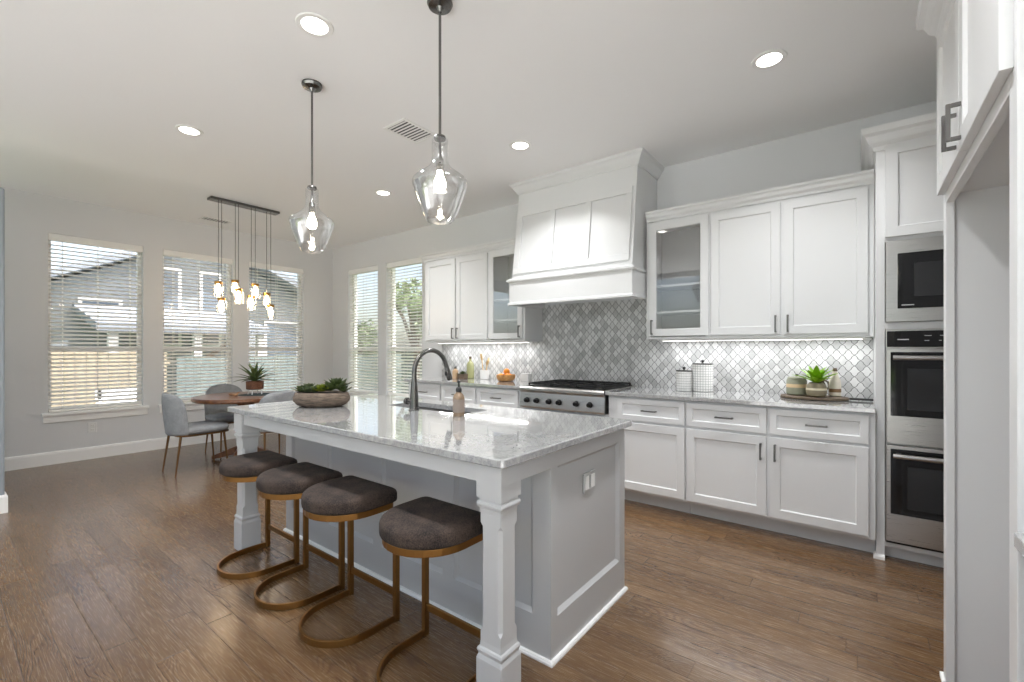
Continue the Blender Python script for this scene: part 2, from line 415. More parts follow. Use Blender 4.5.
# ================================================================== ROOM
T = .16
struct(MB().box(XL-T, XR+T, YB-T, YK+T, -.1, 0).build('floor', 'floor'))
struct(MB().box(XL-T, XR+T, YB-T, YK+T, H, H+.15).build('ceiling', 'ceiling'))
WL = [(.80, 1.63), (1.83, 2.64), (2.855, 3.67)]; WZ0, WZ1 = .565, 2.545
WK = [(-6.585, -5.785), (-5.59, -4.79)]
def wall_with_holes(name, mat, fixed, along, a0, a1, z0, z1, holes):
    mb = MB()
    def bx(p, q, c, d):
        if along == 'y': mb.box(fixed[0], fixed[1], p, q, c, d)
        else: mb.box(p, q, fixed[0], fixed[1], c, d)
    e = a0
    for (p, q, c, d) in holes:
        bx(e, p, z0, z1); bx(p, q, z0, c); bx(p, q, d, z1); e = q
    bx(e, a1, z0, z1)
    bmesh.ops.remove_doubles(mb.bm, verts=mb.bm.verts[:], dist=1e-5)
    return struct(mb.build(name, mat))
wall_with_holes('wall_left', 'wall', (XL-T, XL), 'y', YB, YK, 0, H, [(-2.0, .2, .05, 2.7)]+[(a, b, WZ0, WZ1) for a, b in WL])  # first hole is out of view, added to let daylight in
wall_with_holes('wall_back', 'wall', (YK, YK+T), 'x', XL-T, XR+T, 0, H, [(a, b, WZ0, WZ1) for a, b in WK])
wall_with_holes('wall_front', 'wall', (YB-T, YB), 'x', XL-T, XR+T, 0, H, [(-6.9, -5.5, .05, 2.85), (-5.2, -2.3, .05, 2.85), (-2.1, .85, .05, 2.85)])  # unseen wall, set close and opened wide to flood the room with daylight
wall_with_holes('wall_right', 'wall', (XR, XR+T), 'y', YB, YK, 0, H, [(-2.2, .35, .05, 2.75)])  # unseen opening added to throw daylight across onto the left wall
struct(MB().box(XR+T+.001, XR+T+1.3, YB-T, .6, H-.1, H+.15).build('sun_block_eave', 'trim'))  # unseen overhang added to keep direct sun out of the right opening
struct(MB().box(XR+T+.001, 9, YB-T, 1.5, -.149, -.1).build('outdoor_slab', 'bouncepatio'))  # unseen pale slab added to bounce light in through the right opening
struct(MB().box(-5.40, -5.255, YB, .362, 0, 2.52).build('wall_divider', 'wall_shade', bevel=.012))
BB = [(0, 0), (.016, 0), (.016, .115), (.011, .135), (0, .14)]
struct(MB().sweep([(XL, YK), (XL, YB)][::-1], BB).build('baseboard_left', 'trim'))
struct(MB().sweep([(XL, YK), (-4.36, YK)], BB).build('baseboard_back', 'trim'))
struct(MB().sweep([(-5.40, .362), (-5.255, .362), (-5.255, YB)][::-1] , [(0, 0), (.016, 0), (.016, .125), (.008, .14), (0, .14)]).build('baseboard_divider', 'trim'))

def window(idx, side, a0, a1):
    """opening in wall_left ('L', along y) or wall_back ('K', along x): frame, two sashes, pane, stool and apron, plus its blind"""
    def B(mb, p, q, d0, d1, z0, z1):                      # d = depth outward from the room face
        if side == 'L': mb.box(XL-d1, XL-d0, p, q, z0, z1)
        else: mb.box(p, q, YK+d0, YK+d1, z0, z1)
        return mb
    mid = (a0+a1)/2
    root = sroot('window_%d' % idx, (XL, mid, WZ0) if side == 'L' else (mid, YK, WZ0))
    fr = MB(); zm = 1.27
    for p, q, z0, z1 in ((a0, a0+.035, WZ0, WZ1), (a1-.035, a1, WZ0, WZ1), (a0+.035, a1-.035, WZ0, WZ0+.045), (a0+.035, a1-.035, WZ1-.04, WZ1)):
        B(fr, p, q, .09, .15, z0, z1)
    fr.build('window_frame', 'trim', root, bevel=.002)
    B(MB(), a0+.035, a1-.035, .095, .14, zm-.025, zm+.025).build('meeting_rail', 'trim', root, bevel=.002)
    B(MB(), a0+.035, a1-.035, .118, .122, WZ0+.045, zm-.025).build('pane', 'glass', root)
    B(MB(), a0+.035, a1-.035, .118, .122, zm+.025, WZ1-.04).build('pane', 'glass', root)
    if side == 'L':
        sb = MB(); B(sb, a0-.05, a1+.05, -.045, -.0005, WZ0-.028, WZ0); B(sb, a0, a1, 0, .09, WZ0-.0005, WZ0+.004)
    else:
        sb = MB(); B(sb, a0-.05, a1+.05, -.045, -.0005, WZ0-.028, WZ0); B(sb, a0, a1, 0, .09, WZ0-.0005, WZ0+.004)
    sb.build('sill', 'trim', root, bevel=.003)
    B(MB(), a0-.04, a1+.04, -.018, -.0005, WZ0-.105, WZ0-.028).build('apron', 'trim', root, bevel=.003)
    return root
def blind(side, a0, a1, label, grp):
    mid = (a0+a1)/2; g = .008
    root = thing('window_blind', label, 'blind', (XL-.05, mid, WZ0+.006) if side == 'L' else (mid, YK+.05, WZ0+.006), grp)
    def B(mb, p, q, d0, d1, z0, z1):
        if side == 'L': mb.box(XL-d1, XL-d0, p, q, z0, z1)
        else: mb.box(p, q, YK+d0, YK+d1, z0, z1)
        return mb
    B(MB(), a0+.003, a1-.003, .005, .075, WZ1-.075, WZ1-.001).build('valance', 'trim', root, bevel=.004)
    sm = MB(); z = WZ0+.05; tilt = math.radians(24)
    while z < WZ1-.09:
        c, sn = .0245*math.cos(tilt), .0245*math.sin(tilt); t = .0015
        prof = [(.045-c, z-sn-t), (.045, z-t+.002), (.045+c, z+sn-t), (.045+c, z+sn+t), (.045, z+t+.002), (.045-c, z-sn+t)]
        if side == 'L': sm.prism_y([(XL-d, zz) for d, zz in prof], a0+g, a1-g)
        else: sm.prism_x([(YK+d, zz) for d, zz in prof], a0+g, a1-g)
        z += .0452
    sm.build('slats', 'blind', root)
    B(MB(), a0+g, a1-g, .022, .068, WZ0+.008, WZ0+.03).build('bottom_rail', 'blind', root, bevel=.003)
    for q in (a0+.12, mid, a1-.12):
        cm = MB(); B(cm, q-.0022, q+.0022, .0175, .0195, WZ0+.03, WZ1-.07); B(cm, q-.0022, q+.0022, .0705, .0725, WZ0+.03, WZ1-.07)
        cm.build('ladder_cord', 'blind', root)
    return root
lab = ['white slatted blind in the leftmost window, over the wall outlet', 'white slatted blind in the middle window behind the grey chair',
       'white slatted blind behind the potted spiky plant, near the corner', 'white slatted blind in the narrow window nearest the room corner, back wall', 'white slatted blind in the window beside the left upper cabinets']
for i, (a, b) in enumerate(WL): window(i+1, 'L', a, b); blind('L', a, b, lab[i], 'slatted window blinds')
for i, (a, b) in enumerate(WK): window(i+4, 'K', a, b); blind('K', a, b, lab[i+3], 'slatted window blinds')

# ================================================================== CABINETRY
def pull(parent, c, axis, n, L=.13, out=.03, name='handle'):
    """square bar pull: c = centre on the door face"""
    c, axis, n = Vector(c), Vector(axis), Vector(n); w = axis.cross(n); mb = MB(); r = .0055
    def bar(p, q, e):
        d = (q-p); e1 = e; e2 = d.normalized().cross(e1)
        mb.hexa([p+e1*r+e2*r, p-e1*r+e2*r, p-e1*r-e2*r, p+e1*r-e2*r], [q+e1*r+e2*r, q-e1*r+e2*r, q-e1*r-e2*r, q+e1*r-e2*r])
    bar(c-axis*(L/2)+n*out, c+axis*(L/2)+n*out, w)
    for s_ in (-1, 1): bar(c+axis*(s_*(L/2-r))+n*.0004, c+axis*(s_*(L/2-r))+n*(out-r), w)
    return mb.build(name, 'nickel', parent, bevel=.0012)
NY = Vector((0, -1, 0))
def door(parent, x0, x1, z0, z1, y=3.81, name='door', th=.0195, fr=.058):
    return MB().shaker((x0, y, z0), UX, NY, x1-x0, z1-z0, th, fr).build(name, 'cab', parent)
YWB = 4.155                                              # back of everything on the kitchen wall (face of tile)
# ---- upper cabinets
UZ0, UZ1, UF = 1.355, 2.365, 3.83
def upper(label, x0, x1, doors, handles):
    r = thing('upper_cabinet', label, 'cabinet', ((x0+x1)/2, (UF+YWB)/2, UZ0))
    MB().box(x0, x1, UF, YK-.001, UZ0+.0, UZ1).build('carcass', 'cab', r, bevel=.002)
    for (a, b), hx in zip(doors, handles):
        d = door(r, a, b, 1.38, 2.345, 3.81)
        pull(d, (hx, 3.81, 1.455), UZ, NY, .125)
    return r
def glass_cabinet(label, x0, x1, d0, d1, hx):
    r = thing('glass_front_cabinet', label, 'cabinet', ((x0+x1)/2, (UF+YWB)/2, UZ0))
    mb = MB(); t = .018
    mb.box(x0, x0+t, UF, YK-.001, UZ0, UZ1); mb.box(x1-t, x1, UF, YK-.001, UZ0, UZ1)
    mb.box(x0+t, x1-t, UF, YK-.001, UZ0, UZ0+t); mb.box(x0+t, x1-t, UF, YK-.001, UZ1-t, UZ1)
    mb.box(x0+t, x0+.035, UF, UF+.02, UZ0+t, UZ1-t); mb.box(x1-.035, x1-t, UF, UF+.02, UZ0+t, UZ1-t)
    mb.build('carcass', 'cab', r, bevel=.002)
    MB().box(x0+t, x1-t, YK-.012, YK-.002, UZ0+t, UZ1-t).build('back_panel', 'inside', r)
    for z in (1.575, 1.80): MB().box(x0+t+.001, x1-t-.001, UF+.025, YK-.013, z, z+.02).build('shelf', 'cab', r, bevel=.002)
    d = MB().ring((d0, 3.81, 1.38), UX, NY, d1-d0, .965).build('door', 'cab', r, bevel=.001)
    MB().box(d0+.06, d1-.06, 3.817, 3.821, 1.438, 2.287).build('glass_pane', 'cabglass', d)
    pull(d, (hx, 3.81, 1.455), UZ, NY, .125)
    return r
upper('white double-door wall cabinet beside the oven tower', -.954, .072, [(-.944, -.466), (-.443, .039)], [-.493, -.416])
glass_cabinet('white wall cabinet with one glass door, right of the range hood', -1.477, -.955, -1.447, -.965, -1.42)
upper('white double-door wall cabinet beside the back-wall windows', -4.345, -3.291, [(-4.31, -3.80), (-3.78, -3.30)], [-3.827, -3.753])
glass_cabinet('white wall cabinet with one glass door, left of the range hood', -3.29, -2.786, -3.272, -2.815, -2.842)
CR = [(0, 0), (.012, 0), (.014, .02), (.03, .035), (.036, .055), (.052, .066), (.055, .082), (0, .082)]
def crown(name, path, z, prof=CR):
    return struct(MB().sweep(path, [(o, z+q) for o, q in prof]).build(name, 'cab'))
crown('trim_1', [(-1.472, UF), (.0715, UF)], UZ1+.0005, CR)
crown('trim_2', [(-4.345, YK-.002), (-4.345, UF), (-2.80, UF)], UZ1+.0005, CR)
# ---- base cabinets
BF = 3.49
def base(label, x0, x1, units, toe=True, drawer_pull=True):
    """units: (x0, x1, side of the door pull or None)"""
    r = thing('base_cabinet', label, 'cabinet', ((x0+x1)/2, (BF+YWB)/2, 0))
    MB().box(x0, x1, BF, YK-.001, .115, .884).build('carcass', 'cab', r, bevel=.002)
    MB().box(x0+.001, x1-.001, 3.60, YK-.002, 0, .1148).build('toe_kick', 'cab', r)
    for a, b, side in units:
        dr = door(r, a, b, .695, .867, 3.47, 'drawer', .0195, .04)
        pull(dr, ((a+b)/2, 3.47, .781), UX, NY, .118)
        if side is None: continue
        dd = door(r, a, b, .136, .674, 3.47)
        hx = b-.032 if side > 0 else a+.032
        pull(dd, (hx, 3.47, .575), UZ, NY, .112)
    return r
base('white base cabinet right of the range, single door and drawer', -1.672, -1.0405, [(-1.583, -1.046, -1)])
base('white base cabinet beside the ovens, two doors under two drawers', -1.04, .072, [(-1.032, -.506, 1), (-.485, .039, -1)])
base('white base cabinet at the window end of the back counter, one drawer', -4.25, -3.6885, [(-4.21, -3.70, 1)])
base('white base cabinet behind the soap bottle, second from the windows', -3.688, -3.1545, [(-3.675, -3.167, 1)])
base('white base cabinet directly left of the range, below the orange bowl', -3.154, -2.575, [(-3.14, -2.614, -1)])
# cabinet under the rangetop
r = thing('base_cabinet', 'white base cabinet under the steel gas rangetop', 'cabinet', (-2.127, 3.85, 0))
MB().box(-2.574, -1.673, BF, YK-.001, .115, .72).build('carcass', 'cab', r, bevel=.002)
MB().box(-2.573, -1.674, 3.60, YK-.002, 0, .1148).build('toe_kick', 'cab', r)
for a, b, sx in ((-2.555, -2.13, 1), (-2.124, -1.692, -1)):
    d = door(r, a, b, .142, .70, 3.47); pull(d, (b-.032 if sx > 0 else a+.032, 3.47, .6), UZ, NY, .13)
# ---- counters
def slab(name, x0, x1, y0, y1, z0, z1, label, cat='countertop', rad=.0):
    return tag(MB().box(x0, x1, y0, y1, z0, z1).build(name, 'quartz', bevel=.004, seg=3), label, cat)
slab('countertop', -1.688, .0725, 3.455, YWB-.001, .8845, .915, 'white veined counter slab between the range and the oven tower')
slab('countertop', -4.29, -2.566, 3.455, YWB-.001, .8845, .915, 'white veined counter slab left of the range, holding the oranges')
# ---- backsplash
bs = MB(); bs.box(-4.385, .0725, YWB, YK-.0005, .9, 1.354); bs.box(-2.7855, -1.4775, YWB, YK-.0005, 1.354, 1.75)
struct(bs.build('trim_3', 'tile'))
# ---- range hood
hood = thing('range_hood', 'white panelled wooden range hood above the gas rangetop', 'range hood', (-2.13, 3.85, 1.705))
hx0, hx1 = -2.781, -1.492
body = [(3.55+.03, 1.95), (3.70, 2.862), (YK-.002, 2.862), (YK-.002, 1.95)]
MB().prism_x(body, hx0+.012, hx1-.012).build('hood_body', 'cab', hood, bevel=.002)
bd = MB()
for a, b, c, d in ((hx0, hx1, 3.553, 3.58), (hx0, hx0+.03, 3.58, YWB-.005), (hx1-.03, hx1, 3.58, YWB-.005)): bd.box(a, b, c, d, 1.715, 1.935)
bd.box(hx0+.03, hx1-.03, 3.58, YWB-.005, 1.80, 1.935)
bd.build('hood_skirt', 'cab', hood, bevel=.002)
hp = [(hx1, 3.806), (hx1, 3.553), (hx0, 3.553), (hx0, 3.806)][::-1]
MB().sweep(hp, [(-.03, 1.705), (.012, 1.705), (.012, 1.722), (.004, 1.732), (0, 1.734), (-.03, 1.734)]).build('lower_moulding', 'cab', hood)
MB().sweep(hp, [(-.05, 1.928), (.006, 1.928), (.010, 1.935), (.022, 1.94), (.022, 1.956), (.006, 1.964), (0, 1.970), (-.05, 1.985)]).build('upper_moulding', 'cab', hood)
def on_slope(z): return 3.58+(3.70-3.58)*(z-1.95)/(2.862-1.95)
fp = MB()                                                  # frame applied to the sloped face: three panels
def slop(a, b, z0, z1, t=.016):
    y0, y1 = on_slope(z0), on_slope(z1)
    fp.hexa([(a, y0-t, z0), (b, y0-t, z0), (b, y0+.002, z0), (a, y0+.002, z0)], [(a, y1-t, z1), (b, y1-t, z1), (b, y1+.002, z1), (a, y1+.002, z1)])
fx0, fx1 = hx0+.035, hx1-.04
slop(fx0, fx1, 2.015, 2.075); slop(fx0, fx1, 2.60, 2.66)
wpan = (fx1-fx0-.06)/3
for k in range(4): slop(fx0+k*wpan, fx0+k*wpan+.06, 2.075, 2.60)
fp.build('panel_frame', 'cab', hood, bevel=.003)
HC = [(0, 2.845), (.012, 2.845), (.016, 2.862), (.034, 2.885), (.05, 2.915), (.066, 2.926), (.07, 2.9495), (0, 2.9495)]
MB().sweep([(hx1-.012, YK-.003), (hx1-.012, 3.70), (hx0+.012, 3.70), (hx0+.012, YK-.003)][::-1], HC).build('crown', 'cab', hood)
MB().box(hx0+.012, hx1-.012, 3.70, YK-.003, 2.8622, 2.9490).build('crown_core', 'cab', hood)
ins = MB(); ins.box(-2.55, -1.72, 3.62, 4.08, 1.775, 1.7998)
ins.build('vent_insert', 'steel', hood, bevel=.002)
for xx in (-2.34, -1.93): MB().lathe([(.02, 0), (.028, .006), (.03, .012)], (xx, 3.72, 1.763), 16).build('knob', 'dark_steel', hood)
fl = MB()
for k in range(16): fl.box(-2.5+k*.047, -2.472+k*.047, 3.76, 4.04, 1.771, 1.7748)
fl.build('filter', 'dark_steel', hood)
# ---- rangetop
rg = thing('gas_rangetop', 'stainless gas rangetop with black grates and six dark knobs', 'stove', (-2.127, 3.8, .7205))
rx0, rx1 = -2.564, -1.690
mb = MB(); mb.box(rx0, rx1, 3.50, YWB-.003, .7205, .918); mb.build('body', 'steel', rg, bevel=.003)
MB().prism_x([(3.50, .722), (3.448, .722), (3.44, .735), (3.452, .865), (3.432, .885), (3.432, .905), (3.445, .918), (3.50, .918)], rx0, rx1).build('control_panel', 'steel', rg)
for k, px in enumerate((-2.485, -2.39, -2.275, -2.185, -2.02, -1.90) if 0 else (-2.481, -2.372, -2.237, -2.130, -1.955, -1.823)):
    kb = MB(); rr = []
    for r_, d in ((.026, .0), (.026, .006), (.021, .010), (.019, .034), (.015, .038)):
        rr.append([(px+r_*math.cos(2*PI*i/20), 3.4455-d, .793+r_*math.sin(2*PI*i/20)) for i in range(20)])
    kb.rings(rr); kb.box(px-.003, px+.003, 3.400, 3.409, .778, .810); kb.build('knob', 'iron', rg, smooth=True)
MB().box(rx0+.03, rx1-.03, 3.54, 4.10, .9182, .924).build('burner_tray', 'iron', rg)
gw = (rx1-rx0-.08)/3
for k in range(3):
    g0 = rx0+.04+k*gw; g1 = g0+gw-.008; gm = MB()
    for y in (3.53, 3.65, 3.82, 3.99, 4.10): gm.box(g0, g1, y-.007, y+.007, .936, .95)
    for x in (g0+.006, (g0+g1)/2, g1-.006): gm.box(x-.006, x+.006, 3.53, 4.10, .9358, .9498)
    for x in (g0+.006, g1-.006):
        for y in (3.53, 4.10): gm.box(x-.006, x+.006, y-.006, y+.006, .9242, .9365)
    gm.build('grate', 'iron', rg, bevel=.002)
    for y in (3.68, 3.96):
        MB().lathe([(.05, 0), (.05, .006), (.036, .008), (.034, .0115), (.02, .0116)], ((g0+g1)/2, y, .9241), 20).build('burner', 'iron', rg, smooth=True)
# ---- oven tower
TX0, TX1, TF = .074, XR-.001, 3.52
tw = thing('oven_tower_cabinet', 'tall white cabinet housing the built-in microwave and double oven', 'cabinet', (.5, 3.83, 0))
mb = MB(); AX0, AX1 = .116, .878
mb.box(TX0, AX0, TF, YK-.001, 0, 2.5); mb.box(AX1, TX1, TF, YK-.001, 0, 2.5)
mb.box(AX0, AX1, TF, YK-.001, 1.912, 2.5); mb.box(AX0, AX1, TF, YK-.001, 1.388, 1.43); mb.box(AX0, AX1, TF+.0, YK-.001, .085, .113)
mb.box(AX0, AX1, 4.12, YK-.001, .113, 1.912); mb.box(AX0, AX1, 3.60, 3.62, 0, .085)
mb.build('carcass', 'cab', tw, bevel=.0015)
for a, b, hx in ((.116, .494, .462), (.499, .878, .531)):
    d = door(tw, a, b, 1.937, 2.49, TF-.0205); pull(d, (hx, TF-.0205, 2.03), UZ, NY, .125)
TC = [(0, 2.468), (.012, 2.468), (.018, 2.49), (.036, 2.512), (.05, 2.548), (.068, 2.562), (.072, 2.598), (0, 2.598)]
MB().sweep([(TX0, YK-.003), (TX0, TF), (TX1, TF)], TC).build('crown', 'cab', tw)
MB().box(TX0, TX1, TF, YK-.003, 2.5002, 2.5975).build('top_panel', 'cab', tw)
tb = MB(); tb.sweep([(TX0-.0005, 3.565), (TX0-.0005, TF-.0), (AX0, TF-.0)], [(0.0005, 0), (.012, 0), (.012, .018), (.0005, .03)]); tb.build('shoe_moulding', 'trim', tw)
# microwave
mw = thing('microwave', 'built-in stainless microwave with black door above the ovens', 'microwave', (.497, 3.55, 1.4305))
MB().box(.119, .875, TF-.02, 3.95, 1.431, 1.911).build('trim_kit', 'steel', mw, bevel=.002)
MB().box(.172, .822, TF-.034, TF-.0202, 1.508, 1.832).build('door', 'ovenglass', mw, bevel=.002)
MB().box(.245, .66, TF-.0358, TF-.0342, 1.575, 1.768).build('window', 'ovenwin', mw)
MB().box(.70, .80, TF-.0358, TF-.0342, 1.55, 1.79).build('control_pad', 'black', mw)
MB().box(.19, .245, TF-.0358, TF-.0342, 1.524, 1.53).build('maker_mark', 'marks', mw)
# double wall oven
ov = thing('double_wall_oven', 'stainless double wall oven with black glass doors', 'oven', (.497, 3.55, .1135))
MB().box(.119, .875, TF-.005, 4.10, .114, 1.387).build('body', 'steel', ov, bevel=.002)
cp = MB().box(.124, .870, TF-.028, TF-.0052, 1.282, 1.376).build('control_panel', 'ovenglass', ov, bevel=.003)
mk = MB()
for (a, z, w_) in ((.29, 1.345, .03), (.29, 1.317, .02), (.355, 1.345, .02), (.40, 1.345, .02), (.40, 1.317, .015), (.35, 1.317, .012), (.60, 1.345, .02), (.65, 1.345, .02), (.60, 1.317, .02), (.65, 1.317, .02), (.70, 1.33, .03)):
    mk.box(a, a+w_, TF-.0295, TF-.0282, z, z+.004)
mk.build('touch_marks', 'marks', cp)
MB().box(.172, .222, TF-.0295, TF-.0282, 1.323, 1.329).build('maker_mark', 'marks', cp)
for z0, z1 in ((.712, 1.272), (.135, .702)):
    d = MB().box(.122, .872, TF-.045, TF-.0052, z0, z1).build('oven_door', 'steel', ov, bevel=.003)
    MB().box(.140, .854, TF-.0475, TF-.0452, z0+.165, z1-.02).build('door_glass', 'ovenglass', d, bevel=.001)
    MB().box(.215, .78, TF-.049, TF-.0477, z0+.205, z1-.115).build('window', 'ovenwin', d)
    hm = MB(); zc = z1-.052
    hm.tube([(.150, TF-.098, zc), (.844, TF-.098, zc)], .0135, 14)
    for x in (.175, .82): hm.box(x-.012, x+.012, TF-.095, TF-.0477, zc-.009, zc+.009)
    hm.build('handle', 'steel', d, smooth=True)
MB().box(.122, .872, TF-.012, TF-.0052, .1145, .134).build('vent_grille', 'black', ov)

# ---- refrigerator enclosure on the right wall (faces -X)
FX, FY0, FY1 = .254, 1.365, 2.40
fe = thing('refrigerator_enclosure', 'tall white empty refrigerator surround with cabinet above, right edge', 'cabinet', (.6, 1.86, 0))
NX = Vector((-1, 0, 0))
mb = MB()
mb.box(FX+.024, XR-.001, 2.355, FY1, 0, 2.51); mb.box(FX+.024, XR-.001, FY0, 1.41, 0, 2.51)
mb.build('side_panel', 'cab', fe, bevel=.0015)
mb = MB(); mb.box(FX, FX+.024, 2.338, FY1, 0, 2.51); mb.box(FX, FX+.024, FY0, 1.427, 0, 2.51); mb.box(FX, FX+.024, 1.427, 2.338, 1.82, 2.51)
mb.build('face_frame', 'cab', fe, bevel=.002)
MB().box(FX+.024, XR-.001, 1.4102, 2.3548, 1.855, 2.51).build('upper_box', 'cab', fe)
MB().box(XR-.02, XR-.001, 1.4102, 2.3548, 0, 1.8548).build('back_panel', 'wall', fe)
for a, b, hy in ((1.886, 2.376, 1.925), (1.388, 1.881, 1.842)):
    d = MB().shaker((FX-.022, b, 1.86), -UY, NX, b-a, .60, .0215).build('door', 'cab', fe)
    pull(d, (FX-.022, hy, 1.937), UZ, NX, .11, .028)
FC = [(0, 2.478), (.016, 2.478), (.022, 2.50), (.040, 2.522), (.054, 2.558), (.072, 2.572), (.076, 2.608), (0, 2.608)]
MB().sweep([(XR-.001, FY1), (FX, FY1), (FX, FY0), (XR-.001, FY0)], FC).build('crown', 'cab', fe)
MB().box(FX, XR-.001, FY0, FY1, 2.5102, 2.6075).build('top_panel', 'cab', fe)
sm = MB().sweep([(XR-.002, FY1+.0005), (FX-.0005, FY1+.0005), (FX-.0005, 2.338)], [(0.0002, 0), (.01, 0), (.01, .015), (.0002, .022)]); sm.build('shoe_moulding', 'trim', fe)
# counter beyond it, at the very edge of the photograph
pc = thing('base_cabinet', 'white base cabinet on the near side of the refrigerator surround', 'cabinet', (.6, .95, 0))
MB().box(.284, XR-.001, .55, FY0-.001, .1, .864).build('carcass', 'cab', pc, bevel=.002)
MB().box(.34, XR-.002, .551, FY0-.002, 0, .0998).build('toe_kick', 'cab', pc)
d = MB().shaker((.264, FY0-.02, .13), -UY, NX, .35, .71, .0195).build('door', 'cab', pc); pull(d, (.264, 1.03, .7), UZ, NX)
d = MB().shaker((.264, .98, .13), -UY, NX, .36, .71, .0195).build('door', 'cab', pc); pull(d, (.264, .94, .7), UZ, NX)
slab('countertop', .2485, XR-.001, .53, FY0-.001, .8645, .896, 'white veined counter slab touching the refrigerator surround, far right edge')

# ================================================================== ISLAND
IX0, IX1, IY0, IY1, IZ = -3.215, -.94, 1.165, 2.255, .90
isl = thing('kitchen_island', 'pale grey kitchen island with square posts and panelled sides', 'kitchen island', (-2.08, 1.72, 0))
cx0, cx1, cy0, cy1 = -3.18, -.985, 1.53, 2.245
ct = IZ-.0305
skx = (-2.475, -1.785); sky_ = (1.85, 2.085)
mb = MB()
# carcass with a well for the sink
def well(mb, z0, z1, t=.0):
    mb.box(cx0+.02, skx[0]-.03, cy0+.02, cy1-.02, z0, z1); mb.box(skx[1]+.03, cx1-.02, cy0+.02, cy1-.02, z0, z1)
    mb.box(skx[0]-.03, skx[1]+.03, cy0+.02, sky_[0]-.03, z0, z1); mb.box(skx[0]-.03, skx[1]+.03, sky_[1]+.03, cy1-.02, z0, z1)
mb.box(cx0+.02, cx1-.02, cy0+.02, cy1-.02, .02, .60); well(mb, .60, ct-.001)
mb.build('carcass', 'island', isl)
def panel_wall(name, O, u, n, w, stiles, zb=.175, zt=.79, top=ct-.001):
    """recessed-panel wainscot: stiles = list of (a, b) along u"""
    O, u, n = Vector(O), Vector(u), Vector(n); mb = MB(); th = .0199
    def bx(a, b, z0, z1, d0, d1):
        q = [O+u*a+n*d0, O+u*b+n*d0, O+u*b+n*d1, O+u*a+n*d1]
        mb.hexa([(v.x, v.y, z0) for v in q], [(v.x, v.y, z1) for v in q])
    bx(0, w, 0, zb, -th, 0); bx(0, w, zt, top, -th, 0)
    for a, b in stiles: bx(a, b, zb, zt, -th, 0)
    for (a, b), (c, d) in zip(stiles[:-1], stiles[1:]):
        bx(b, c, zb, zt, -th, -.0155)
        # sloped ledge round the panel
        def lp(i, dd): return [tuple(O+u*x_+n*dd+UZ*z_) for x_, z_ in ((b+i, zb+i), (c-i, zb+i), (c-i, zt-i), (b+i, zt-i))]
        mb.rings([lp(0, -.002), lp(.016, -.0150)], False)
    return mb.build(name, 'island', isl)
W_ = cx1-cx0
panel_wall('front_panelling', (cx0, cy0, 0), UX, NY, W_, [(0, .08), (.46, .54), (1.01, 1.09), (1.57, 1.65), (W_-.09, W_)])
panel_wall('end_panelling', (cx1, cy0+.02, 0), UY, UX, cy1-cy0-.04, [(0, .03), (cy1-cy0-.085, cy1-cy0-.04)])
panel_wall('end_panelling', (cx0, cy1-.02, 0), -UY, -UX, cy1-cy0-.04, [(0, .05), (cy1-cy0-.09, cy1-cy0-.04)])
panel_wall('rear_panelling', (cx1, cy1, 0), -UX, UY, W_, [(0, .06), (.55, .61), (1.07, 1.13), (1.6, 1.66), (W_-.06, W_)])
MB().sweep([(cx0, cy0), (cx1, cy0), (cx1, cy1), (cx0, cy1)], [(.0003, 0), (.014, 0), (.014, .008), (.009, .016), (.0003, .018)], True).build('shoe_moulding', 'trim', isl)
def post(x0, y0):
    w = .115; c = (x0+w/2, y0+w/2); mb = MB()
    def lv(h, z, k=.0012): return [(c[0]+a, c[1]+b, z) for a, b in ((-h+k, -h), (h-k, -h), (h, -h+k), (h, h-k), (h-k, h), (-h+k, h), (-h, h-k), (-h, -h+k))]
    h = w/2
    mb.rings([lv(h, 0), lv(h, .175), lv(h-.006, .19), lv(h-.004, .197), lv(h-.001, .205), lv(h-.004, .213), lv(h-.009, .217), lv(h-.011, .235), lv(h-.011, .27), lv(h-.011, .285, .013),
              lv(h-.011, .640, .013), lv(h-.011, .655), lv(h-.011, .690), lv(h-.009, .708), lv(h-.003, .712), lv(h, .722), lv(h-.002, .730), lv(h-.008, .735), lv(h-.008, .745), lv(h, .747), lv(h, ct-.0005)])
    p = mb.build('post', 'island', isl)
    return p
post(-1.083, 1.192); post(-3.165, 1.192)
ap = MB(); ap.box(-3.05, -1.083, 1.205, 1.228, .795, ct-.0006); ap.box(-.993, -.973, 1.307, cy0-.0005, .795, ct-.0006); ap.box(-3.16, -3.14, 1.307, cy0-.0005, .795, ct-.0006)
ap.build('apron', 'island', isl, bevel=.002)
op = MB().box(cx1-.0118, cx1-.0065, 1.814, 1.93, .612, .702).build('outlet_plate', 'island', isl, bevel=.0015)
for y in (1.845, 1.899): MB().box(cx1-.0064, cx1-.003, y-.017, y+.017, .627, .688).build('rocker', 'white', op, bevel=.002)
MB().box(cx1-.0063, cx1-.0055, 1.8705, 1.8735, .629, .686).build('rocker_gap', 'slot', op)
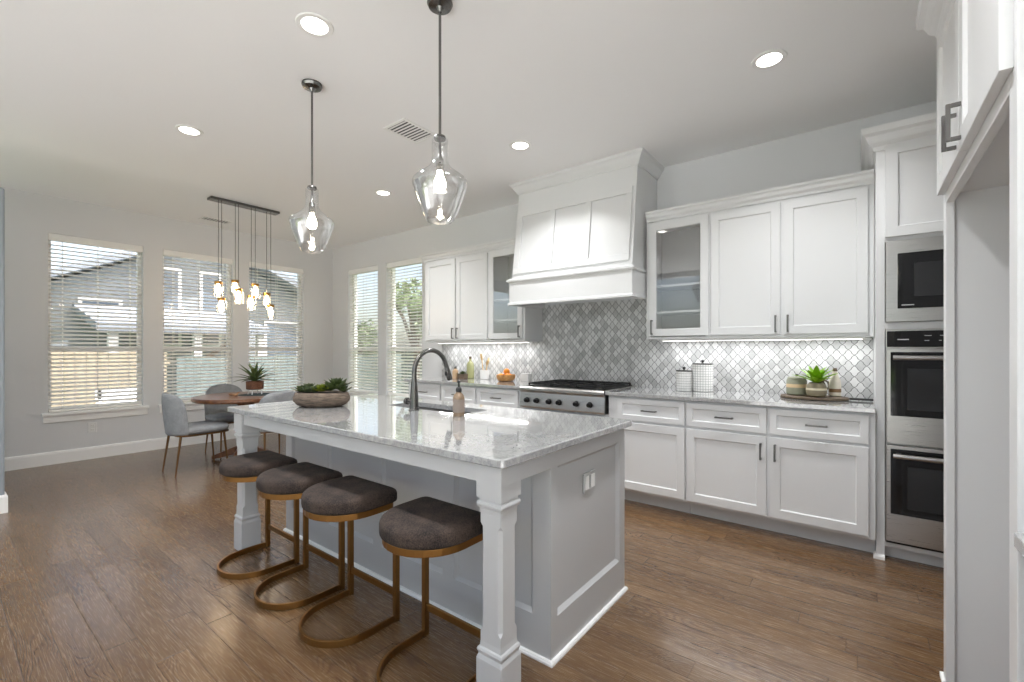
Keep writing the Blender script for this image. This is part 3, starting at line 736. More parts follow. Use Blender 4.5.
# island counter with the sink cut-out
def outline(x0, x1, y0, y1, r, n=5):
    pts = []
    for cx, cy, a0 in ((x1-r, y0+r, -90), (x1-r, y1-r, 0), (x0+r, y1-r, 90), (x0+r, y0+r, 180)):
        for k in range(n+1):
            a = math.radians(a0+90*k/n); pts.append((cx+r*math.cos(a), cy+r*math.sin(a)))
    return pts
ic = MB(); oo = outline(IX0, IX1, IY0, IY1, .028); ii = outline(skx[0], skx[1], sky_[0], sky_[1], .012)
def lay(pts, z, off=0):
    if not off: return [(x, y, z) for x, y in pts]
    cx, cy = (IX0+IX1)/2, (IY0+IY1)/2
    return [(x-off*(1 if x > cx else -1), y-off*(1 if y > cy else -1), z) for x, y in pts]
ic.rings([lay(ii, ct), lay(oo, ct, .003), lay(oo, ct+.003), lay(oo, IZ-.004), lay(oo, IZ, .004), lay(ii, IZ)], False, True)
tag(ic.build('island_countertop', 'quartz'), 'large white veined slab on top of the kitchen island', 'countertop')
# sink
sk = thing('kitchen_sink', 'undermount stainless sink set into the island counter', 'sink', (sum(skx)/2, sum(sky_)/2, ct-.205))
a = outline(skx[0]-.022, skx[1]+.022, sky_[0]-.022, sky_[1]+.022, .02); b = outline(skx[0]-.004, skx[1]+.004, sky_[0]-.004, sky_[1]+.004, .02); c_ = outline(skx[0]+.002, skx[1]-.002, sky_[0]+.002, sky_[1]-.002, .03); d_ = outline(skx[0]-.012, skx[1]+.012, sky_[0]-.012, sky_[1]+.012, .02)
sb = MB(); zt = ct-.0006
sb.rings([[(x, y, zt) for x, y in a], [(x, y, zt) for x, y in b], [(x, y, zt-.18) for x, y in b], [(x, y, zt-.195) for x, y in c_]], False)
bv = sb.bm.verts[:]; sb.bm.faces.new(bv[-len(c_):])
sb.rings([[(x, y, zt-.003) for x, y in a], [(x, y, zt-.003) for x, y in d_], [(x, y, zt-.2) for x, y in d_]], True)
sb.build('basin', 'sinksteel', sk)
MB().lathe([(.045, 0), (.045, .003), (.03, .0035), (.028, .001)], (sum(skx)/2, sum(sky_)/2, zt-.1945), 20).build('drain', 'chrome', sk)
# faucet
fx, fy = -2.135, 1.795
fa = thing('kitchen_faucet', 'dark nickel gooseneck faucet standing beside the island sink', 'faucet', (fx, fy, IZ))
MB().lathe([(.030, .0003), (.030, .006), (.0265, .01), (.025, .08), (.0195, .15), (.0165, .19)], (fx, fy, IZ), 24).build('base', 'dark_steel', fa, smooth=True)
pts = [(fx, fy, IZ+.185), (fx, fy, IZ+.222)]; R_ = .136
for k in range(0, 13):
    an = PI-(PI*0.93)*k/12; pts.append((fx, fy+R_+R_*math.cos(an), IZ+.226+R_*math.sin(an)))
last = Vector(pts[-1]); dr = (last-Vector(pts[-2])).normalized()
pts.append(tuple(last+dr*.012))
MB().tube(pts, .0145, 14).build('spout', 'dark_steel', fa, smooth=True)
h0 = last+dr*.010; MB().tube([h0, h0+dr*.015, h0+dr*.07, h0+dr*.082], [.0148, .0175, .0195, .018], 16).build('spray_head', 'dark_steel', fa, smooth=True)
MB().box(fx-.006, fx+.006, (h0+dr*.04).y-.026, (h0+dr*.04).y-.019, (h0+dr*.04).z-.012, (h0+dr*.04).z+.012).build('spray_button', 'black', fa, bevel=.002)
hm = MB(); hm.tube([(fx-.015, fy, IZ+.05), (fx-.06, fy, IZ+.05)], .015, 16); hm.tube([(fx-.055, fy, IZ+.05), (fx-.058, fy, IZ+.05), (fx-.075, fy, IZ+.05), (fx-.08, fy, IZ+.05)], [.016, .021, .021, .017], 16)
hm.build('handle', 'dark_steel', fa, smooth=True)
# soap bottle
bx, by = -1.755, 1.79
bt = thing('soap_bottle', 'square amber soap bottle with black pump on island edge of sink', 'soap dispenser', (bx, by, IZ))
def rsq(h, z, r=.012, c=(bx, by)): return [(x, y, z) for x, y in outline(c[0]-h, c[0]+h, c[1]-h, c[1]+h, min(r, h*.99), 3)]
MB().rings([rsq(.024, IZ+.0004), rsq(.0265, IZ+.004), rsq(.0265, IZ+.100), rsq(.023, IZ+.116), rsq(.014, IZ+.130, .013), rsq(.0125, IZ+.134, .012)]).build('bottle', 'amber', bt, smooth=True)
MB().rings([rsq(.0266, IZ+.022), rsq(.0270, IZ+.023), rsq(.0270, IZ+.092), rsq(.0266, IZ+.093)], False).build('label_wrap', plain('kraft_label', (152, 138, 128), .6), bt)
pm = MB(); pm.lathe([(.0165, .1345), (.0165, .150), (.012, .158), (.0055, .162), (.0055, .182), (.009, .183), (.010, .192), (.006, .195)], (bx, by, IZ), 16); pm.tube([(bx, by, IZ+.188), (bx-.02, by+.02, IZ+.187), (bx-.027, by+.027, IZ+.182)], .0035, 8)
pm.build('pump', 'black', bt, smooth=True)
# succulent bowl
wx, wy = -2.765, 1.56
bw = thing('succulent_bowl', 'oval weathered bowl planted with green succulents on the island', 'planter', (wx, wy, IZ))
def oval(rx, ry, z, n=40): return [(wx+rx*math.cos(2*PI*i/n)*.7912-ry*math.sin(2*PI*i/n)*(-.6115)*-1, wy+rx*math.cos(2*PI*i/n)*.6115+ry*math.sin(2*PI*i/n)*.7912, z) for i in range(n)]
bm_ = MB(); bm_.rings([oval(.125, .08, IZ+.0005), oval(.155, .105, IZ+.012), oval(.178, .122, IZ+.036), oval(.180, .124, IZ+.058), oval(.168, .114, IZ+.086), oval(.157, .105, IZ+.092), oval(.150, .098, IZ+.084)], True)
bm_.build('bowl', 'stone', bw, smooth=True)
MB().rings([oval(.150, .098, IZ+.0805), oval(.13, .08, IZ+.086)]).build('soil', 'soil', bw)
def rosette(mb, c, R, n, flat=.5, w=.4):
    for k in range(n):
        a = k*2.39996; q = (k+1)/n; el = (1-q)*1.35+.15*flat
        d = Vector((math.cos(a)*math.cos(el), math.sin(a)*math.cos(el), math.sin(el)))
        mb.leaf(c, d, UZ, R*(.45+.55*q), R*w*.55, -.25, 4, .35)
    return mb
def wpos(a, b, z): return (wx+a*.7912-b*.6115, wy+a*.6115+b*.7912, z)
for a_, b_, R_, n_, m_ in ((-.125, -.01, .05, 22, 'succ'), (-.10, .04, .055, 22, 'succ3'), (-.075, -.045, .045, 20, 'succ3'), (-.035, -.03, .042, 20, 'succ3'), (.015, -.03, .055, 24, 'succ2'), (-.01, .035, .05, 20, 'succ'), (.065, -.02, .06, 24, 'succ'), (.085, .035, .075, 26, 'succ3'), (.105, -.015, .072, 28, 'succ'), (.135, .005, .05, 20, 'succ')):
    rosette(MB(), wpos(a_, b_, IZ+.092+max(0, R_-.05)*.9), R_*1.42, n_).build('succulent', m_, bw)

# ================================================================== BAR STOOLS
def dshape(hw, yb, yf, n=18, r=.03):
    """D outline: straight back edge at yb with small corner radii, half-round front reaching yf"""
    pts = []
    for cx, a0 in ((hw-r, 0), ):
        pass
    cyf = yf+hw*1.0
    for k in range(n+1):
        a = PI+PI*k/n; pts.append((hw*math.cos(a), cyf+(cyf-yf)*math.sin(a)))
    for k in range(5):
        a = math.radians(0+90*k/4); pts.append((hw-r+r*math.cos(a), yb-r+r*math.sin(a)))
    for k in range(5):
        a = math.radians(90+90*k/4); pts.append((-hw+r+r*math.cos(a), yb-r+r*math.sin(a)))
    return pts
def make_stool():
    root = thing('bar_stool', '', 'stool', (0, 0, 0), 'stools along the island')
    s = MB(); L = []
    for off, z in ((.012, .556), (.002, .563), (0, .572), (0, .598), (.004, .611), (.014, .619), (.032, .623), (.09, .6245)):
        L.append([(x, y, z) for x, y in dshape(.198-off, .215-off, -.130+off, r=max(.03-off*.2, .01))])
    s.rings(L).build('seat', 'stool', root, smooth='all')
    MB().rings([[(x, y, z) for x, y in dshape(.186, .203, -.119)] for z in (.528, .5555)]).build('seat_frame', 'gold', root, bevel=.002)
    for sx in (-1, 1):
        MB().box(sx*.186-.011 if sx > 0 else -.186-.011, sx*.186+.011, .190, .216, .0002, .5275).build('leg', 'gold', root, bevel=.002)
    path = [(-.186, .189), (-.186, .05)]
    for k in range(1, 24):
        a = PI+PI*k/24; path.append((.186*math.cos(a), -.0+.05+.186*math.sin(a)))
    path += [(.186, .05), (.186, .189)]
    MB().sweep(path, [(-.006, .0003), (.006, .0003), (.006, .030), (-.006, .030)]).build('floor_loop', 'gold', root, bevel=.0015)
    MB().box(-.1745, .1745, .197, .209, .115, .145).build('footrest', 'gold', root, bevel=.0015)
    return root
st = make_stool()
for i, (x, l) in enumerate(((-1.345, 'brown fabric bar stool with gold frame, nearest the camera by the front post'), (-1.905, 'brown fabric bar stool with gold frame, second from the near post'),
                            (-2.36, 'brown fabric bar stool with gold frame, third from the near post'), (-2.84, 'brown fabric bar stool with gold frame, farthest, beside the far island post'))):
    o = st if i == 0 else copy_tree(st)
    o.location = (x, 1.148 if i == 0 else 1.135, 0); o['label'] = l

# ================================================================== DINING NOOK
TCX, TCY, TR, TZ = -5.64, 2.25, .52, .735
tb = thing('dining_table', 'round walnut pedestal dining table in the window corner', 'table', (TCX, TCY, 0))
MB().lathe([(TR-.05, TZ-.05), (TR-.012, TZ-.045), (TR, TZ-.03), (TR, TZ-.008), (TR-.006, TZ)], (TCX, TCY, 0), 56).build('tabletop', 'table', tb, smooth=True)
MB().lathe([(.11, TZ-.0505), (.09, TZ-.10), (.045, TZ-.18), (.05, .42), (.075, .36), (.085, .28), (.06, .2), (.09, .12), (.12, .07)], (TCX, TCY, 0), 28).build('pedestal', 'table', tb, smooth=True)
for k in range(4):
    a = PI/4+k*PI/2; d = Vector((math.cos(a), math.sin(a), 0)); e = Vector((-d.y, d.x, 0))*.03
    p = [Vector((TCX, TCY, 0))+d*.10, Vector((TCX, TCY, 0))+d*.36]
    MB().hexa([p[0]-e+UZ*.06, p[0]+e+UZ*.06, p[1]+e*.8+UZ*.0005, p[1]-e*.8+UZ*.0005], [p[0]-e+UZ*.15, p[0]+e+UZ*.15, p[1]+e*.8+UZ*.045, p[1]-e*.8+UZ*.045]).build('foot', 'table', tb, bevel=.006)
def make_chair():
    r = thing('dining_chair', '', 'chair', (0, 0, 0), 'upholstered dining chairs')
    def seatl(h, yb, yf, z): return [(x, y, z) for x, y in outline(-h, h, yb, yf, min(.12, h*.6), 6)]
    MB().rings([seatl(.20, -.20, .22, .405), seatl(.225, -.225, .245, .415), seatl(.232, -.232, .252, .445), seatl(.222, -.222, .242, .468), seatl(.18, -.18, .20, .478), seatl(.08, -.08, .1, .481)]).build('seat', 'chair', r, smooth='all')
    # wrap-around back: closed shell
    f, bk = [], []; NU, NV = 16, 12; mb = MB()
    def P(u, v, t):
        q = max(0, (v-.35)/.65); hw = .236*(1-q**3.2)**(1/2.6)*(1-.06*(1-v))
        ang = u*1.0; x = hw*math.sin(ang)/math.sin(1.0); y = -.245-.05*v+.11*(1-math.cos(ang))/(1-math.cos(1.0))*(hw/.236)
        n = Vector((math.sin(ang)*.6, -1, 0)).normalized(); e = (1-abs(u)**6*.75)*(1-.5*v**4)
        return Vector((x, y, .385+.45*v))+n*(t*e)
    loops = []
    for j in range(NV+1):
        v = j/NV*.985
        loops.append([tuple(P(-1+2*i/NU, v, .022)) for i in range(NU+1)]+[tuple(P(1-2*i/NU, v, -.022)) for i in range(NU+1)])
    mb.rings(loops).build('backrest', 'chair', r, smooth='all', sub=1)
    MB().rings([[(x*1, y, z) for x, y, z in L] for L in (seatl(.226, -.226, .246, .388), seatl(.230, -.230, .250, .390), seatl(.230, -.230, .250, .403), seatl(.19, -.19, .21, .4045))]).build('seat_frame', 'chairmetal', r)
    for sx in (-1, 1):
        for sy, y0, y1 in ((-1, -.20, -.25), (1, .19, .225)):
            MB().tube([(sx*.165, y0, .3878), (sx*.185, y1, .0005)], [.012, .007], 12).build('leg', 'chairmetal', r, smooth=True)
    return r
ch = make_chair()
for i, (x, y, rz, l) in enumerate(((-5.55, 1.74, 0.02, 'grey upholstered dining chair on the camera side, its back turned left'),
                                   (-6.13, 2.27, -PI/2, 'grey upholstered dining chair behind the round table, beneath the windows'),
                                   (-5.12, 2.31, PI/2, 'grey upholstered dining chair between the round table and the island'))):
    o = ch if i == 0 else copy_tree(ch)
    o.location = (x, y, 0); o.rotation_euler = (0, 0, rz); o['label'] = l
# table top things
pl = thing('potted_agave', 'spiky green plant in a brown pot on the round table', 'plant', (-5.665, 2.36, TZ+.0015))
zb = TZ+.0615+.0
MB().lathe([(.085, 0), (.092, .005), (.094, .092), (.088, .095), (.083, .088)], (-5.665, 2.36, zb), 24).build('pot', 'potwood', pl, smooth=True)
sd = MB()
for k in range(4):
    a = PI/4+k*PI/2; c, s_ = math.cos(a), math.sin(a); sd.tube([(-5.665+.078*c, 2.36+.078*s_, TZ+.0016), (-5.665+.062*c, 2.36+.062*s_, zb-.0005)], .005, 8)
sd.lathe([(.062, -.007), (.068, -.0005)], (-5.665, 2.36, zb), 24); sd.build('stand', 'white', pl)
ag = MB(); random.seed(3)
for k in range(26):
    a = k*2.39996; el = 1.45-1.15*(k/26); ag.leaf((-5.665, 2.36, zb+.088), (math.cos(a)*math.cos(el), math.sin(a)*math.cos(el), math.sin(el)), UZ, .20+.08*random.random(), .021, .15+.3*(k/26), 6, .4)
ag.build('leaves', 'agave', pl)
MB().lathe([(.083, .0885), (.03, .094)], (-5.665, 2.36, zb), 16).build('soil', 'soil', pl)
pmx, pmy = -5.60, 2.36
tag(MB().lathe([(.20, .0004), (.203, .001), (.20, .0014)], (pmx, pmy, TZ), 40).build('placemat', 'mat'), 'dark round placemat under the brown pot on the table', 'placemat')
dw = MB(); dw.tube([(-5.50, 2.07, TZ+.017), (-5.55, 2.12, TZ+.022), (-5.60, 2.13, TZ+.016), (-5.67, 2.10, TZ+.02), (-5.74, 2.11, TZ+.013)], [.006, .015, .0155, .012, .004], 10); dw.tube([(-5.60, 2.13, TZ+.02), (-5.63, 2.165, TZ+.035), (-5.64, 2.19, TZ+.04)], [.009, .007, .003], 8)
tag(dw.build('driftwood_piece', 'tan', smooth=True), 'twisted tan driftwood lying beside the placemat on the table', 'ornament')

# ================================================================== COUNTER THINGS, right of the range
CZ = .9155
def canister(x, y, r, h, label):
    t = thing('canister', label, 'canister', (x, y, CZ), 'gridded canisters')
    MB().lathe([(r*.96, 0), (r, .004), (r, h-.004), (r*.97, h), (r*.9, h)], (x, y, CZ), 36).build('jar', 'grid', t, smooth=True)
    l_ = MB().lathe([(r*1.0, h+.0006), (r*1.02, h+.004), (r*.98, h+.009), (.012, h+.011)], (x, y, CZ), 36).build('lid', 'black', t, smooth=True)
    MB().lathe([(.007, h+.0112), (.006, h+.018), (.013, h+.025), (.014, h+.032), (.008, h+.039), (.001, h+.041)], (x, y, CZ), 18).build('knob', 'black', l_, smooth=True)
canister(-1.185, 3.92, .064, .165, 'short white gridded canister with black lid')
canister(-1.05, 3.98, .082, .225, 'tall white gridded canister with black lid')
tx, ty = -.265, 3.86
ty_ = thing('serving_board', 'round dark wooden serving board with black handle on the counter', 'serving board', (tx, ty, CZ))
MB().lathe([(.195, 0), (.205, .004), (.205, .016), (.199, .02), (.02, .0202)], (tx, ty, CZ), 48, sy=.72).build('board', 'traywood', ty_, smooth=True)
MB().box(tx+.203, tx+.335, ty-.014+.03, ty+.014+.03, CZ+.004, CZ+.018).build('handle', 'black', ty_, bevel=.005)
BZ = CZ+.0205
j = thing('lidded_jar', 'sage green banded ceramic jar with lid, left on the serving board', 'jar', (tx-.105, ty+.02, BZ))
MB().lathe([(.055, 0), (.064, .008), (.066, .05), (.064, .105), (.058, .115)], (tx-.105, ty+.02, BZ), 32).build('body', 'jar', j, smooth=True)
l_ = MB().lathe([(.058, .1155), (.060, .120), (.052, .130), (.02, .135)], (tx-.105, ty+.02, BZ), 32).build('lid', 'jar', j, smooth=True)
MB().lathe([(.006, .1352), (.011, .142), (.008, .150), (.001, .152)], (tx-.105, ty+.02, BZ), 14).build('knob', 'dark_steel', l_, smooth=True)
pt = thing('potted_plant', 'lime green leafy plant in a round taupe pot on the serving board', 'plant', (tx+.02, ty-.06, BZ))
pc_ = (tx+.02, ty-.06, BZ)
MB().lathe([(.045, 0), (.058, .010), (.064, .045), (.058, .080), (.042, .096), (.040, .1), (.035, .094)], pc_, 32).build('pot', 'potc', pt, smooth=True)
MB().lathe([(.035, .0945), (.02, .097)], pc_, 16).build('soil', 'soil', pt)
lf = MB(); random.seed(11)
for k in range(20):
    a = k*2.39996; el = 1.35-.85*(k/20); lf.leaf((pc_[0], pc_[1], BZ+.09), (math.cos(a)*math.cos(el), math.sin(a)*math.cos(el), math.sin(el)), UZ, (.116+.04*random.random()), .022, .25, 5, .3)
lf.build('leaves', 'lime', pt)
bo = thing('ceramic_bottle', 'tall cream ceramic bottle with brown band, back of the serving board', 'bottle', (tx+.122, ty+.055, BZ))
MB().lathe([(.030, 0), (.036, .006), (.037, .06), (.034, .11), (.02, .145), (.016, .17), (.019, .175), (.014, .176)], (tx+.122, ty+.055, BZ), 28).build('body', 'bott', bo, smooth=True)
MB().lathe([(.0145, .1762), (.013, .195), (.009, .20)], (tx+.122, ty+.055, BZ), 16).build('stopper', 'jug', bo, smooth=True)
ju = thing('stoneware_jug', 'small brown jug with a loop handle behind the lime plant', 'jug', (tx+.03, ty+.085, BZ))
MB().lathe([(.032, 0), (.042, .015), (.040, .07), (.026, .105), (.026, .125), (.022, .124)], (tx+.03, ty+.085, BZ), 24).build('body', 'jug', ju, smooth=True)
q = (tx+.03, ty+.085, BZ); MB().tube([(q[0]+.027, q[1]-.012, q[2]+.11), (q[0]+.052, q[1]-.02, q[2]+.1), (q[0]+.056, q[1]-.022, q[2]+.065), (q[0]+.041, q[1]-.012, q[2]+.04)], .005, 8).build('handle', 'jug', ju, smooth=True)
# ================================================================== COUNTER THINGS, left of the range
q = (-3.10, 3.90, CZ)
fb = tag(MB().lathe([(.06, 0), (.085, .006), (.104, .04), (.105, .072), (.098, .072), (.092, .04), (.05, .012)], q, 32).build('fruit_bowl', 'basket', smooth=True), 'round tan wooden bowl full of oranges by the rangetop', 'bowl')
for k, (a, b, z, l) in enumerate(((-.042, -.03, .052, 'orange at the left front of the wooden bowl'), (.042, -.03, .054, 'orange at the right front of the wooden bowl'), (.0, .05, .052, 'orange at the rear of the wooden bowl'), (.012, .0, .105, 'orange resting on top of the others in the bowl'))):
    o = thing('orange', l, 'orange', (q[0]+a, q[1]+b, q[2]+z-.036), 'oranges in the bowl')
    MB().ball((q[0]+a, q[1]+b, q[2]+z), .0365, 3, (1, 1, .96)).build('fruit', 'orange', o, smooth='all')
    MB().lathe([(.004, 0), (.0035, .003)], (q[0]+a, q[1]+b, q[2]+z+.0348), 8).build('stem', 'succ', o)
q = (-3.50, 4.00, CZ)
cr = tag(MB().lathe([(.045, 0), (.05, .005), (.054, .10), (.054, .108), (.049, .108), (.046, .012), (.02, .010)], q, 32).build('utensil_crock', 'white', smooth=True), 'white ceramic crock holding wooden spoons on the back counter', 'crock')
for k, (a, b, h, w, l) in enumerate(((-.02, .0, .30, .022, 'pale wooden spoon leaning left in the white crock, tallest'), (.008, .018, .25, .02, 'pale wooden spoon upright in the white crock'), (.025, -.008, .225, .024, 'pale wooden spatula leaning right in the white crock'))):
    p0 = Vector((q[0]+a*.5, q[1]+b*.5, CZ+.0125)); p1 = Vector((q[0]+a*2.0, q[1]+b*2, CZ+h*.72)); p2 = Vector((q[0]+a*2.9, q[1]+b*2.9, CZ+h))
    o = thing('wooden_spoon', l, 'spoon', p0, 'utensils in the crock')
    MB().tube([p0, p1], [.005, .006], 8).build('shaft', 'lightwood', o, smooth=True)
    d = (p2-p1); MB().rings([[tuple(p1+d*t+Vector((ww*math.cos(2*PI*i/12), .005*math.sin(2*PI*i/12), 0))) for i in range(12)] for t, ww in ((-.02, .006), (.2, w*.8), (.5, w), (.8, w*.85), (1, w*.4))]).build('spoon_bowl', 'lightwood', o, smooth=True)
q = (-3.72, 3.86, CZ)
hb = thing('herb_planter', 'small dark wooden planter of green herbs on the back counter', 'planter', q)
MB().rings([[(x, y, q[2]+z) for x, y in outline(q[0]-h, q[0]+h, q[1]-h*.8, q[1]+h*.8, .01, 3)] for h, z in ((.045, 0), (.05, .004), (.053, .062), (.047, .062), (.045, .05))]).build('box', 'traywood', hb)
hl = MB(); random.seed(5)
for k in range(40):
    a = random.random()*6.28; el = .5+random.random(); hl.leaf((q[0]+random.uniform(-.03, .03), q[1]+random.uniform(-.02, .02), q[2]+.05), (math.cos(a)*math.cos(el), math.sin(a)*math.cos(el), math.sin(el)), UZ, .035+.02*random.random(), .008, .2, 3, .2)
hl.build('herbs', 'succ', hb)
q = (-3.822, 3.84, CZ)
b1 = thing('lotion_bottle', 'short peach bottle beside the herb planter on the back counter', 'bottle', q)
MB().lathe([(.032, 0), (.036, .005), (.036, .09), (.03, .105), (.013, .115), (.012, .122)], q, 24).build('body', 'peach', b1, smooth=True)
MB().lathe([(.015, .1222), (.015, .15), (.008, .155)], q, 16).build('cap', 'dark_steel', b1, smooth=True)
q = (-3.755, 4.03, CZ)
b2 = thing('oil_bottle', 'tall pale green oil bottle behind the herb planter', 'bottle', q)
MB().lathe([(.040, 0), (.046, .006), (.046, .15), (.038, .185), (.016, .205), (.014, .235)], q, 28).build('body', 'oil', b2, smooth=True)
MB().lathe([(.017, .2352), (.017, .26), (.012, .264)], q, 16).build('stopper', 'jug', b2, smooth=True)
q = (-2.93, 4.05, CZ)
wc = thing('sugar_box', 'small white lidded box beside the rangetop', 'box', q)
MB().box(q[0]-.05, q[0]+.05, q[1]-.035, q[1]+.035, q[2], q[2]+.07).build('body', 'white', wc, bevel=.006)
MB().box(q[0]-.052, q[0]+.052, q[1]-.037, q[1]+.037, q[2]+.0705, q[2]+.082).build('lid', 'white', wc, bevel=.004)

# ================================================================== LIGHTS AND CEILING
def area(name, loc, w, h, power, shape='RECTANGLE', spread=PI, color=(.98, .99, 1), parent=None):
    l = bpy.data.lights.new(name, 'AREA'); l.shape = shape; l.size = w
    if shape == 'RECTANGLE': l.size_y = h
    l.energy = power; l.spread = spread; l.color = color
    o = bpy.data.objects.new(name, l); COL.objects.link(o); o.location = loc
    if parent is not None: o.location = Vector(loc)-ORG[parent.name]; o.parent = parent
    return o
cans = [(-2.24, 1.225, 'round recessed ceiling light above the near island end, left of the tall pendant'), (-4.08, 1.225, 'round recessed ceiling light nearest the left edge'),
        (-4.06, 2.99, 'round recessed ceiling light between the two glass pendants'), (-2.22, 2.985, 'round recessed ceiling light in front of the range hood'),
        (-.42, 2.98, 'round recessed ceiling light over the aisle by the wall ovens')]
hid = [(-.42, 1.225, None)]
for x, y, l in cans+hid:
    r = thing('recessed_light', l or 'round recessed ceiling light over the aisle, above the top edge of the view', 'ceiling light', (x, y, H), 'recessed ceiling lights')
    MB().lathe([(.062, -.001), (.066, -.006), (.088, -.006), (.093, -.0006)], (x, y, H), 32).build('trim_ring', 'white', r, smooth=True)
    MB().lathe([(.0655, -.0012), (.0645, -.0045), (.02, -.005)], (x, y, H), 32).build('lens', 'lens', r, smooth=True)
    area('downlight', (x, y, H-.009), .13, 0, CAN_W, 'DISK', math.radians(118), parent=r)
def vent(x0, x1, y0, y1, label, along):
    r = thing('ceiling_vent', label, 'vent', ((x0+x1)/2, (y0+y1)/2, H))
    mb = MB(); b = .022
    for p in ((x0, x1, y0, y0+b), (x0, x1, y1-b, y1), (x0, x0+b, y0+b, y1-b), (x1-b, x1, y0+b, y1-b)): mb.box(*p, H-.009, H-.0006)
    mb.build('frame', 'white', r, bevel=.002)
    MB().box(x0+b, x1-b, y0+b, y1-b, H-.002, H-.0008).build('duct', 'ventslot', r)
    s = MB(); n = 9
    for k in range(n):
        if along == 'y':
            c = x0+b+(x1-x0-2*b)*(k+.5)/n; s.hexa([(c-.004, y0+b, H-.0022), (c-.002, y0+b, H-.0022), (c-.002, y1-b, H-.0022), (c-.004, y1-b, H-.0022)], [(c+.004, y0+b, H-.008), (c+.006, y0+b, H-.008), (c+.006, y1-b, H-.008), (c+.004, y1-b, H-.008)])
        else:
            c = y0+b+(y1-y0-2*b)*(k+.5)/n; s.hexa([(x0+b, c-.004, H-.0022), (x1-b, c-.004, H-.0022), (x1-b, c-.002, H-.0022), (x0+b, c-.002, H-.0022)], [(x0+b, c+.004, H-.008), (x1-b, c+.004, H-.008), (x1-b, c+.006, H-.008), (x0+b, c+.006, H-.008)])
    s.build('louvres', 'whiteplastic', r)
vent(-2.87, -2.62, 2.11, 2.44, 'white louvred ceiling vent beside the tall glass pendant', 'x')
vent(-6.74, -6.55, 2.12, 2.46, 'white louvred ceiling vent left of the jar chandelier', 'x')

SH = [(.0385, 2.282), (.0385, 2.19), (.043, 2.165), (.060, 2.142), (.100, 2.112), (.126, 2.092), (.133, 2.076), (.131, 2.06), (.115, 2.01), (.085, 1.93), (.066, 1.892), (.060, 1.887)]
def pendant(x, y, label):
    r = thing('pendant_light', label, 'pendant light', (x, y, 1.887), 'glass island pendants')
    MB().lathe([(.06, H-.0006), (.062, H-.010), (.055, H-.024), (.018, H-.030), (.008, H-.05)], (x, y, 0), 28).build('canopy', 'dark_steel', r, smooth=True)
    MB().tube([(x, y, H-.049), (x, y, 2.3)], .0065, 10).build('stem', 'dark_steel', r, smooth=True)
    MB().lathe([(.006, 2.302), (.026, 2.299), (.030, 2.288), (.026, 2.281), (.006, 2.279)], (x, y, 0), 24).build('cap', 'dark_steel', r, smooth=True)
    sk_ = MB(); sk_.lathe([(.006, 2.28), (.007, 2.205), (.017, 2.19), (.019, 2.14), (.016, 2.132)], (x, y, 0), 16); sk_.build('socket', 'dark_steel', r, smooth=True)
    MB().lathe(SH, (x, y, 0), 48, False).build('glass_shade', 'shade', r, smooth='all')
    MB().lathe([(.012, 2.1315), (.014, 2.115), (.026, 2.085), (.030, 2.065), (.024, 2.04), (.008, 2.03), (.001, 2.029)], (x, y, 0), 20).build('bulb', 'bulb', r, smooth='all')
pendant(-1.611, 1.514, 'clear glass pendant nearer the camera, hanging at top centre')
pendant(-2.752, 1.487, 'clear glass pendant hanging over the far island end')

cx_, cy_ = -5.68, 2.25
cd = thing('jar_chandelier', 'linear chandelier with jar lights over the round table', 'chandelier', (cx_, cy_, H))
MB().box(cx_-.06, cx_+.06, 1.89, 2.63, H-.028, H-.0006).build('canopy', 'dark_steel', cd, bevel=.003)
near = [(2.002, 1.849), (2.175, 1.971), (2.355, 2.046), (2.532, 1.813)]; far = [(1.994, 2.039), (2.167, 2.073), (2.34, 1.911), (2.515, 1.959)]
near = [(2.002, 1.849), (2.175, 1.971), (2.355, 2.046), (2.532, 1.813)]
for xx, L in ((-5.645, near), (-5.715, far)):
    for y, zt in L:
        zt = zt-.006
        jr = MB().lathe([(.036, zt-.012), (.036, zt-.03), (.05, zt-.048), (.052, zt-.06), (.052, zt-.165), (.046, zt-.175)], (xx, y, 0), 24, False).build('jar', 'jarglass', cd, smooth='all')
        MB().lathe([(.039, zt-.032), (.040, zt-.030), (.040, zt-.002), (.036, zt), (.008, zt+.002)], (xx, y, 0), 24).build('lid', 'brass', jr, smooth=True)
        MB().tube([(xx, y, zt+.0022), (xx, y, H-.0285)], .0032, 6).build('cord', 'dark_steel', cd)
        MB().lathe([(.012, zt-.0325), (.014, zt-.05), (.027, zt-.085), (.028, zt-.105), (.018, zt-.13), (.001, zt-.138)], (xx, y, 0), 14).build('bulb', 'warmbulb', jr, smooth='all')
# under-cabinet strips
for x0, x1, l in ((-1.40, .02, 'slim under-cabinet light strip right of the range hood'), (-4.28, -2.86, 'slim under-cabinet light strip left of the range hood')):
    r = thing('undercabinet_light', l, 'strip light', ((x0+x1)/2, 4.0, UZ0))
    MB().box(x0, x1, 3.985, 4.025, UZ0-.014, UZ0-.0006).build('housing', 'white', r, bevel=.002)
    MB().box(x0+.01, x1-.01, 3.99, 4.02, UZ0-.017, UZ0-.0142).build('diffuser', 'strip', r)
    area('strip_light', ((x0+x1)/2, 4.005, UZ0-.019), x1-x0-.04, .03, STRIP_W, parent=r)
# wall outlet
wo = thing('wall_outlet', 'white electrical outlet under the leftmost window', 'outlet', (XL, 1.16, .30))
MB().box(XL+.0006, XL+.006, 1.122, 1.198, .30, .42).build('plate', 'whiteplastic', wo, bevel=.002)
for z in (.335, .385):
    s = MB().box(XL+.0062, XL+.0085, 1.143, 1.177, z-.017, z+.017).build('socket', 'white', wo, bevel=.002)
    k = MB(); k.box(XL+.0086, XL+.0092, 1.152, 1.155, z-.006, z+.008); k.box(XL+.0086, XL+.0092, 1.165, 1.168, z-.006, z+.008); k.build('slot', 'slot', s)

